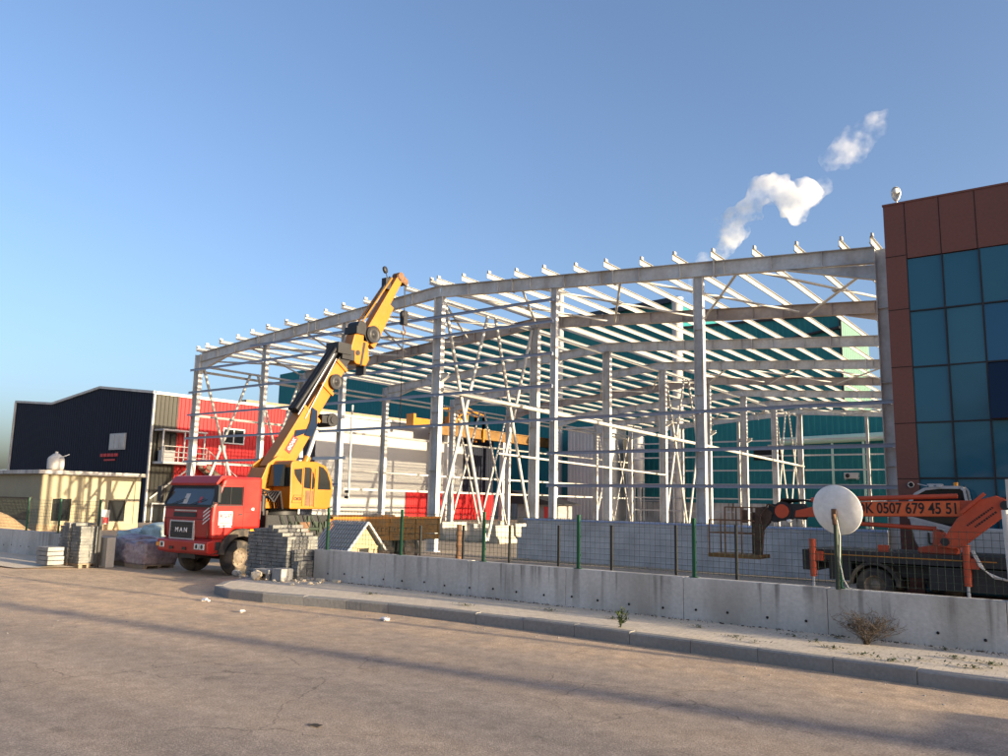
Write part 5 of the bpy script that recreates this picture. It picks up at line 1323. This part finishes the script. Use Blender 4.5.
# wrapped pallets left of the truck
def wrapped(x, y, w_, d_, h, m, label, seed):
    q = thing('wrapped_pallet', (x,y,0), label, 'pallet')
    bm = bmesh.new(); bmesh.ops.create_cube(bm, size=1.0); bmesh.ops.subdivide_edges(bm, edges=bm.edges[:], cuts=9, use_grid_fill=True)
    rn = random.Random(seed); ph = [rn.uniform(0,6) for _ in range(6)]
    vs = []
    for v in bm.verts:
        c = v.co.copy(); bulge = 1+.10*math.cos(c.z*math.pi)*1.0
        lay = .022*math.sin((c.z+.5)*h*2*math.pi/.16)
        n = Vector((c.x if abs(c.x) > .49 else 0, c.y if abs(c.y) > .49 else 0, c.z if c.z > .49 else 0))
        dz = -.10*(abs(c.x*2)**4+abs(c.y*2)**4)*(1 if c.z > .45 else 0)*h
        wob = .03*math.sin(c.x*9+ph[0])*math.sin(c.y*8+ph[1])+.025*math.sin(c.z*11+ph[2]+c.x*7)
        vs.append((x+c.x*w_*bulge+n.x*(lay*2+wob), y+c.y*d_*bulge+n.y*(lay*2+wob), .12+(c.z+.5)*h+dz+(wob if c.z > .4 else 0)))
    b = MB(); b.add(vs, [tuple(v.index for v in f.verts) for f in bm.faces], 0, True); bm.free()
    b.build('wrapped_load', m, q)
    p = MB()
    for yy in (y-d_*.45,y,y+d_*.4): p.box(x-w_*.5,x+w_*.5,yy-.05,yy+.05,0,.08)
    p.box(x-w_*.5,x+w_*.5,y-d_*.5,y+d_*.5,.08,.12); p.build('pallet', M['wood_dark'], q)
wrapped(-23.95,13.75,.95,1.0,.78,M['bag'],'plastic wrapped pallet of purple grey bags left, behind the gate post',1)
wrapped(-22.85,13.55,1.0,1.0,.70,M['bag'],'plastic wrapped pallet of purple grey bags nearest the red truck',2)
wrapped(-30.0,17.4,1.3,1.2,.70,M['wrap'],'pale green plastic wrapped bundle beyond the purple bags, left of its pair',3)
wrapped(-28.5,17.5,1.3,1.2,.98,M['wrap'],'taller pale green plastic wrapped bundle beside the truck nose',4)
b = MB(); b.box(-25.2,-23.6,17.0,17.25,.0,.14); b.box(-25.0,-23.5,17.1,17.35,.14,.27); b.box(-25.4,-23.9,17.3,17.5,.0,.12); tag(b.build('timber_planks', M['wood'], bevel=.01), 'pale timber planks lying on the ground left of the truck wheel', 'planks')
b = MB(); rn = random.Random(5)
vs = []; N = 18
for i in range(N):
    for j in range(N):
        u, v = i/(N-1)*2-1, j/(N-1)*2-1; r = math.sqrt(u*u+v*v); h = max(0, 1-r)**1.0*1.35
        vs.append((-38.9+u*2.6, 15.6+v*2.2, h*(1+.12*math.sin(u*9)*math.sin(v*7))+(.02*rn.random() if h > 0 else -.05)))
fs = [(i*N+j,(i+1)*N+j,(i+1)*N+j+1,i*N+j+1) for i in range(N-1) for j in range(N-1)]
b.add(vs, fs, 0, True)
M['sand'] = mat('sand', (.42,.28,.15), .95, 0, .15, 2, .15, 20, bump=.4)
tag(b.build('sand_heap', M['sand']), 'heap of orange brown sand behind the mesh fence at the far left', 'sand heap')

# ------------------------------------------------------------------ dog kennel with a ribbed roof
q = thing('kennel', (-16,15.1,0), 'little wooden kennel with a blue grey ribbed gable roof behind the concrete wall', 'kennel')
kx0, kx1, ky, kh, ke, hw = -16.75, -15.5, 15.10, 1.50, .83, .62
b = MB(); b.prism([(ky-hw+.1,.1),(ky+hw-.1,.1),(ky+hw-.1,ke+.04),(ky,kh-.06),(ky-hw+.1,ke+.04)], 'x', kx0+.06, kx1-.06); b.build('wall', M['wood'], q)
b = MB(); b.box(kx1-.062,kx1-.045,ky-.16,ky+.16,.12,.86); b.build('doorway', M['dark'], q)
b = MB(); b.box(kx1-.058,kx1-.035,ky-hw+.1,ky+hw-.1,.88,.92); b.box(kx1-.058,kx1-.035,ky-.21,ky-.17,.1,.88); b.box(kx1-.058,kx1-.035,ky+.17,ky+.21,.1,.88); b.build('trim', M['wood'], q)
b = MB()
for s in (-1,1):
    a = Vector((0,ky,kh+.02)); e = Vector((0,ky+s*(hw+.06),ke-.04)); t_ = e-a; n = Vector((0,-t_.z*s,t_.y*s)).normalized()
    if n.z < 0: n = -n
    k = 14
    for i in range(k):
        x0 = kx0-.08+(kx1-kx0+.16)*i/k; x1 = kx0-.08+(kx1-kx0+.16)*(i+1)/k; xm = x0+(x1-x0)*.62
        for (xa, xb, h) in ((x0,xm,.0),(xm,x1,.03)):
            P = [Vector((xa,a.y,a.z)),Vector((xb,a.y,a.z)),Vector((xb,e.y,e.z)),Vector((xa,e.y,e.z))]
            b.add([p+n*(h+.012) for p in P]+[p+n*h for p in P], [(0,1,2,3),(7,6,5,4),(0,4,5,1),(1,5,6,2),(2,6,7,3),(3,7,4,0)])
b.build('roof', M['roof_metal'], q)
b = MB()
for s in (-1,1):
    b.bar((kx1+.085,ky,kh+.03),(kx1+.085,ky+s*(hw+.07),ke-.04),.03,.05)
b.build('barge_board', M['white'], q)

# ------------------------------------------------------------------ weeds on the pavement
def weed(name, x, y, z, h, spread, n, m, label, seed, leaf=.02, cat='weed', grp=None, twig=False):
    rn = random.Random(seed); q = thing(name, (x,y,z), label, cat, grp)
    stt_ = MB(); lv = MB()
    for i in range(n):
        a = rn.uniform(0,2*math.pi); s = spread*rn.uniform(.25,1); hh = h*rn.uniform(.45,1)
        p = [Vector((x+rn.uniform(-.03,.03)*spread*3,y+rn.uniform(-.03,.03)*spread*3,z))]
        for k in range(1,5):
            t = k/4; wb_ = .07 if twig else .02; p.append(Vector((x+math.cos(a)*s*t**1.1+rn.uniform(-wb_,wb_)*t, y+math.sin(a)*s*t**1.1+rn.uniform(-wb_,wb_)*t, z+max(.01,hh*(t-.28*t*t*(s/spread))+rn.uniform(-wb_,wb_)*.4*t))))
        stt_.path(p, .0022 if not twig else .0026, 3)
        if twig:
            for k in (2,3,4):
                for _ in range(3):
                    d = Vector((rn.uniform(-1,1),rn.uniform(-1,1),rn.uniform(-.1,1))).normalized()*rn.uniform(.04,.17); stt_.tube(p[k], p[k]+d, .0018, 3)
                    e = p[k]+d; c = leaf*rn.uniform(.5,1.2)
                    lv.add([e+Vector((-c,0,0)),e+Vector((0,-c*.6,c*.3)),e+Vector((c,0,c*.2)),e+Vector((0,c*.6,-c*.2))],[(0,1,2,3)])
        else:
            for k in range(1,5):
                for _ in range(3):
                    d = Vector((rn.uniform(-1,1),rn.uniform(-1,1),rn.uniform(-.2,.9))).normalized(); c = leaf*rn.uniform(.6,1.5); sd = d.cross(Vector((0,0,1))).normalized()
                    o = p[k]; lv.add([o, o+d*c*1.2+sd*c*.5, o+d*c*2.6, o+d*c*1.2-sd*c*.5],[(0,1,2,3)])
    stt_.build('stem', M['drygrass' if twig else 'weed'], q); lv.build('leaves', M[m], q)
    return q
PZ = KH-.006
weed('weed', -6.35, 11.86, PZ, .34, .12, 14, 'weed', 'upright green weed with small leaves growing on the pavement near the kerb', 1, .026)
weed('dry_bush', -2.93, 12.95, PZ, .50, .46, 80, 'drygrass', 'brown dry twiggy bush against the concrete wall below the dish', 2, .009, 'bush', None, True)
sp = [(-2.75,11.95),(-3.2,12.25),(-3.55,12.65),(-2.35,11.75),(-3.95,12.9),(-1.75,12.55),(-1.45,11.95),(-4.6,12.2),(-5.4,12.75),(-2.1,12.1),(-6.9,12.6),(-1.95,13.2),(-3.4,13.25),(-4.2,11.9),(-8.2,12.7),(-9.8,12.2),(-12.3,12.2),(-11.0,13.2),(-1.3,12.4)]
for i, (x, y) in enumerate(sp):
    rn = random.Random(100+i); b = MB()
    for k in range(rn.randint(40,90)):
        a = rn.uniform(0,6.28); r = abs(rn.gauss(0,.10)); c = rn.uniform(.014,.034); o = Vector((x+math.cos(a)*r*1.7, y+math.sin(a)*r*.6, PZ+rn.uniform(.002,.03))); d = Vector((math.cos(a*3),math.sin(a*3),rn.uniform(0,.5))); sd = Vector((-d.y,d.x,0))
        b.add([o,o+d*c+sd*c*.4,o+d*c*2,o+d*c-sd*c*.4],[(0,1,2,3)])
    tag(b.build('weed_tuft', M['weed']), 'flat green weed tuft growing in the joints of the dusty pavement', 'weed', 'flat weed tufts on the pavement')
# dry grass and soil gathered along the foot of the wall
b = MB(); rn = random.Random(77)
for i in range(900):
    x = rn.uniform(-15.5,3); d = abs(rn.gauss(0,.10)); y = 13.47-d
    if math.sin(x*1.7)+math.sin(x*4.3+1)+rn.uniform(-1.2,1.2) < .1: continue
    h = rn.uniform(.015,.07); a = rn.uniform(0,6.28); w_ = .004
    b.add([(x-w_,y,PZ),(x+w_,y,PZ),(x+math.cos(a)*h*.8,y+math.sin(a)*h*.6-.01,PZ+h)],[(0,1,2)])
for i in range(260):
    x = rn.uniform(-15.5,3); y = 13.48-abs(rn.gauss(0,.05)); r = rn.uniform(.006,.02); b.blob((x,y,PZ+r*.3),(r*1.5,r,r*.7),i,.3,1)
tag(b.build('dry_grass', M['drygrass']), kind='stuff')
# litter and stones along the gutter
b = MB(); rn = random.Random(31)
for i in range(170):
    x = rn.uniform(-16,2); y = 11.35-abs(rn.gauss(0,.55)); r = rn.choice((.004,.005,.006,.008,.012)); 
    if x < -12: y -= .6
    b.blob((x,y,.004+r*.4),(r*1.3,r,r*.8),i,.3,1)
for i in range(120):
    x = rn.uniform(-24,-12); y = rn.uniform(5.5,11); r = rn.choice((.004,.006,.008,.011)); b.blob((x,y,.008+r*.4),(r*1.3,r,r*.8),i,.3,1)
tag(b.build('gravel', M['block_grey']), kind='stuff')
for i, (x, y, s, lb) in enumerate(((-14.9,10.1,.07,'white crumpled paper scrap on the road near the rounded kerb end'),(-10.4,10.7,.06,'white paper scrap in the gutter midway along the kerb'),(-13.0,9.6,.05,'small pale paper scrap out on the road dust'))):
    b = MB(); b.blob((x,y,.03),(s*1.4,s,s*.5),i+50,.45,2); tag(b.build('paper_scrap', M['letter_white']), lb, 'litter')
b = MB(); b.add([(-6.2,5.4,.012),(-6.05,5.38,.014),(-6.03,5.44,.03),(-6.18,5.47,.012)],[(0,1,2,3)]); tag(b.build('dry_leaf', M['drygrass']), 'single dark dry leaf on the bare asphalt', 'leaf')
# white painted post at the right end of the fence
q = thing('white_post', (-1.15,13.55,.9), 'white painted steel post with a bracket at the right end of the mesh fence', 'post')
b = MB(); b.tube((-1.10,13.5,.89),(-1.13,13.5,2.15),.05,10); b.box(-1.10,-.95,13.46,13.54,1.6,2.1); b.build('shaft', M['offwhite'], q)
b = MB(); b.box(-1.10,-.9,13.44,13.56,2.18,2.58); b.build('head', M['cream_steel'], q)

# ------------------------------------------------------------------ unseen shadow casters added for the dark bands across the road
def lamp_shadow_caster(x, y, h, r, label):
    q = thing('lamp_shadow_caster', (x,y,0), label, 'street lamp')
    b = MB(); b.tube((x,y,.19),(x,y,h), r, 12, 0, r*.6); b.build('pole', M['galv'], q)
    b = MB(); b.tube((x,y,h-.05),(x,y-1.5,h+.35), .045, 8); b.build('arm', M['galv'], q)
    b = MB(); b.box(x-.13,x+.13,y-2.1,y-1.45,h+.3,h+.42); b.build('lamp_head', M['galv'], q, bevel=.03)
lamp_shadow_caster(17.0, 13.25, 7.5, .085, 'unseen slim grey lamp post added right of the view as a shadow caster')  # added out of view to throw a thin shadow line on the road
q = thing('pole_shadow_caster', (60,14.6,0), 'unseen tall tapered concrete pole added far to the right to shade the road', 'utility pole')  # invented pole, set out of view for the broad soft shadow band
b = MB(); b.tube((60,14.6,0),(60,14.6,12.5),.34,12,0,.2); b.build('pole', M['concrete_pale'], q)
b = MB(); b.bar((60,13.4,11.6),(60,15.8,11.6),.14,.16); b.build('crossarm', M['galv'], q)
for y in (13.6,14.2,15.0,15.6):
    b = MB(); b.lathe([(0,0),(.05,0),(.07,.06),(.04,.1),(.06,.16),(0,.2)], (60,y,11.68), (0,0,1), 10); b.build('insulator', M['white'], q)
q = thing('car_shadow_caster', (8.6,10.35,0), 'unseen dark grey car added by the kerb right of the view as a shadow caster', 'car')  # car added out of view to cast the shadow at the road's right
M['car'] = mat('grey_car_paint', (.06,.065,.07), .3, .3, .03, 1, spec=.6)
b = MB(); b.prism([(6.5,.3),(6.45,.75),(6.7,.95),(7.6,1.0),(8.2,1.42),(9.7,1.45),(10.5,1.0),(10.75,.95),(10.8,.35),(10.4,.28)], 'y', 9.5, 11.1); b.build('body', M['car'], q, bevel=.08)
for x in (7.3,9.9):
    for y, o in ((9.5,-1),(11.1,1)):
        wheel(x, y, .31, .31, .2, 'y', o, q)
for x0, x1 in ((8.0,8.9),(8.95,9.9)):
    b = MB(); b.box(x0,x1,9.488,9.498,1.02,1.34); b.build('side_window', M['glass_dark'], q)

# ------------------------------------------------------------------ smoke
def smoke_mat(name, dens, lo, hi, scale, off=(0,0,0)):
    m = bpy.data.materials.new(name); m.use_nodes = True; n = m.node_tree.nodes; l = m.node_tree.links
    n.remove(n['Principled BSDF']); out = n['Material Output']
    pv = n.new('ShaderNodeVolumePrincipled'); pv.inputs['Color'].default_value = (1,1,1,1); pv.inputs['Anisotropy'].default_value = .2
    g = n.new('ShaderNodeTexCoord'); mp = n.new('ShaderNodeMapping'); mp.inputs['Location'].default_value = off; l.new(g.outputs['Object'], mp.inputs[0])
    ns = n.new('ShaderNodeTexNoise'); ns.inputs['Scale'].default_value = scale; ns.inputs['Detail'].default_value = 8; ns.inputs['Roughness'].default_value = .65; l.new(mp.outputs[0], ns.inputs['Vector'])
    mr = n.new('ShaderNodeMapRange'); mr.interpolation_type = 'SMOOTHSTEP'; l.new(ns.outputs['Fac'], mr.inputs[0])
    for i, v in zip((1,2,3,4),(lo,hi,0,dens)): mr.inputs[i].default_value = v
    l.new(mr.outputs[0], pv.inputs['Density']); l.new(pv.outputs[0], out.inputs['Volume'])
    return m
def puffs(name, pts, m, label, seed, vox=.45, amp=1.0):
    rn = random.Random(seed); b = MB()
    for (x,y,z,r) in pts:
        b.blob((x,y,z),(r,r,r),rn.randint(0,999),.08,2)
        for _ in range(5):
            d = Vector((rn.uniform(-1,1),rn.uniform(-1,1),rn.uniform(-.8,1))).normalized()*r*.75; q_ = r*rn.uniform(.3,.55); b.blob((x+d.x,y+d.y,z+d.z),(q_,q_,q_),rn.randint(0,999),.1,2)
    o = b.build(name, m)
    rm = o.modifiers.new('remesh','REMESH'); rm.mode = 'VOXEL'; rm.voxel_size = vox
    tx = bpy.data.textures.new(name,'CLOUDS'); tx.noise_scale = 1.6; tx.noise_depth = 6
    dp = o.modifiers.new('displace','DISPLACE'); dp.texture = tx; dp.strength = amp*1.6; dp.mid_level = .55; dp.texture_coords = 'GLOBAL'
    return tag(o, label, 'smoke')
def sm(x0,z0,x1,z1,r0,r1,n,yy=92,seed=1,j=.35):
    rn = random.Random(seed); return [(x0+(x1-x0)*i/(n-1)+rn.uniform(-j,j)*r0, yy+rn.uniform(-j,j), z0+(z1-z0)*i/(n-1)+rn.uniform(-j,j)*r0, r0+(r1-r0)*i/(n-1)) for i in range(n)]
thick = smoke_mat('smoke_dense', 1.0, .40, .68, .32)
thin = smoke_mat('smoke_thin', .42, .45, .74, .40, (4,2,7))
p = sm(-38.7,26.6,-36.2,30.6,.55,1.25,6,88.5,1)
puffs('smoke_plume', p, thin, 'faint thin start of the smoke just above the chimney mouth', 2, .3, .5)
p = sm(-36.2,31.0,-33.2,34.6,.9,1.5,6,91,3)+sm(-33.8,35.6,-31.8,37.9,2.0,1.5,4,92,4)+sm(-30.6,39.4,-25.3,37.6,1.9,2.2,5,92,5)+[(-26.0,35.6,92,1.6)] 
p = [q_ if len(q_) == 4 and q_[1] > 80 else (-26.2,92,35.6,1.5) for q_ in p]
puffs('smoke_plume', p, thick, 'dense white billowing smoke over the front beam of the steel frame', 3, .4, 1.0)
p = sm(-24.2,38.0,-22.4,38.6,1.3,.8,3,92,6)+sm(-22.3,41.0,-20.0,42.6,1.1,1.9,4,92,7)+sm(-19.8,43.0,-16.4,45.4,2.0,1.2,5,92,8)
puffs('smoke_plume', p, thin, 'thin detached smoke wisp highest in the sky above the brown building', 4, .4, 1.2)

# ------------------------------------------------------------------ tidy helper data
for o in bpy.data.objects:
    if '_o' in o: del o['_o']
    if o.type in {'EMPTY','MESH'} and o.parent is None and 'kind' not in o and 'label' not in o: print('UNTAGGED', o.name)
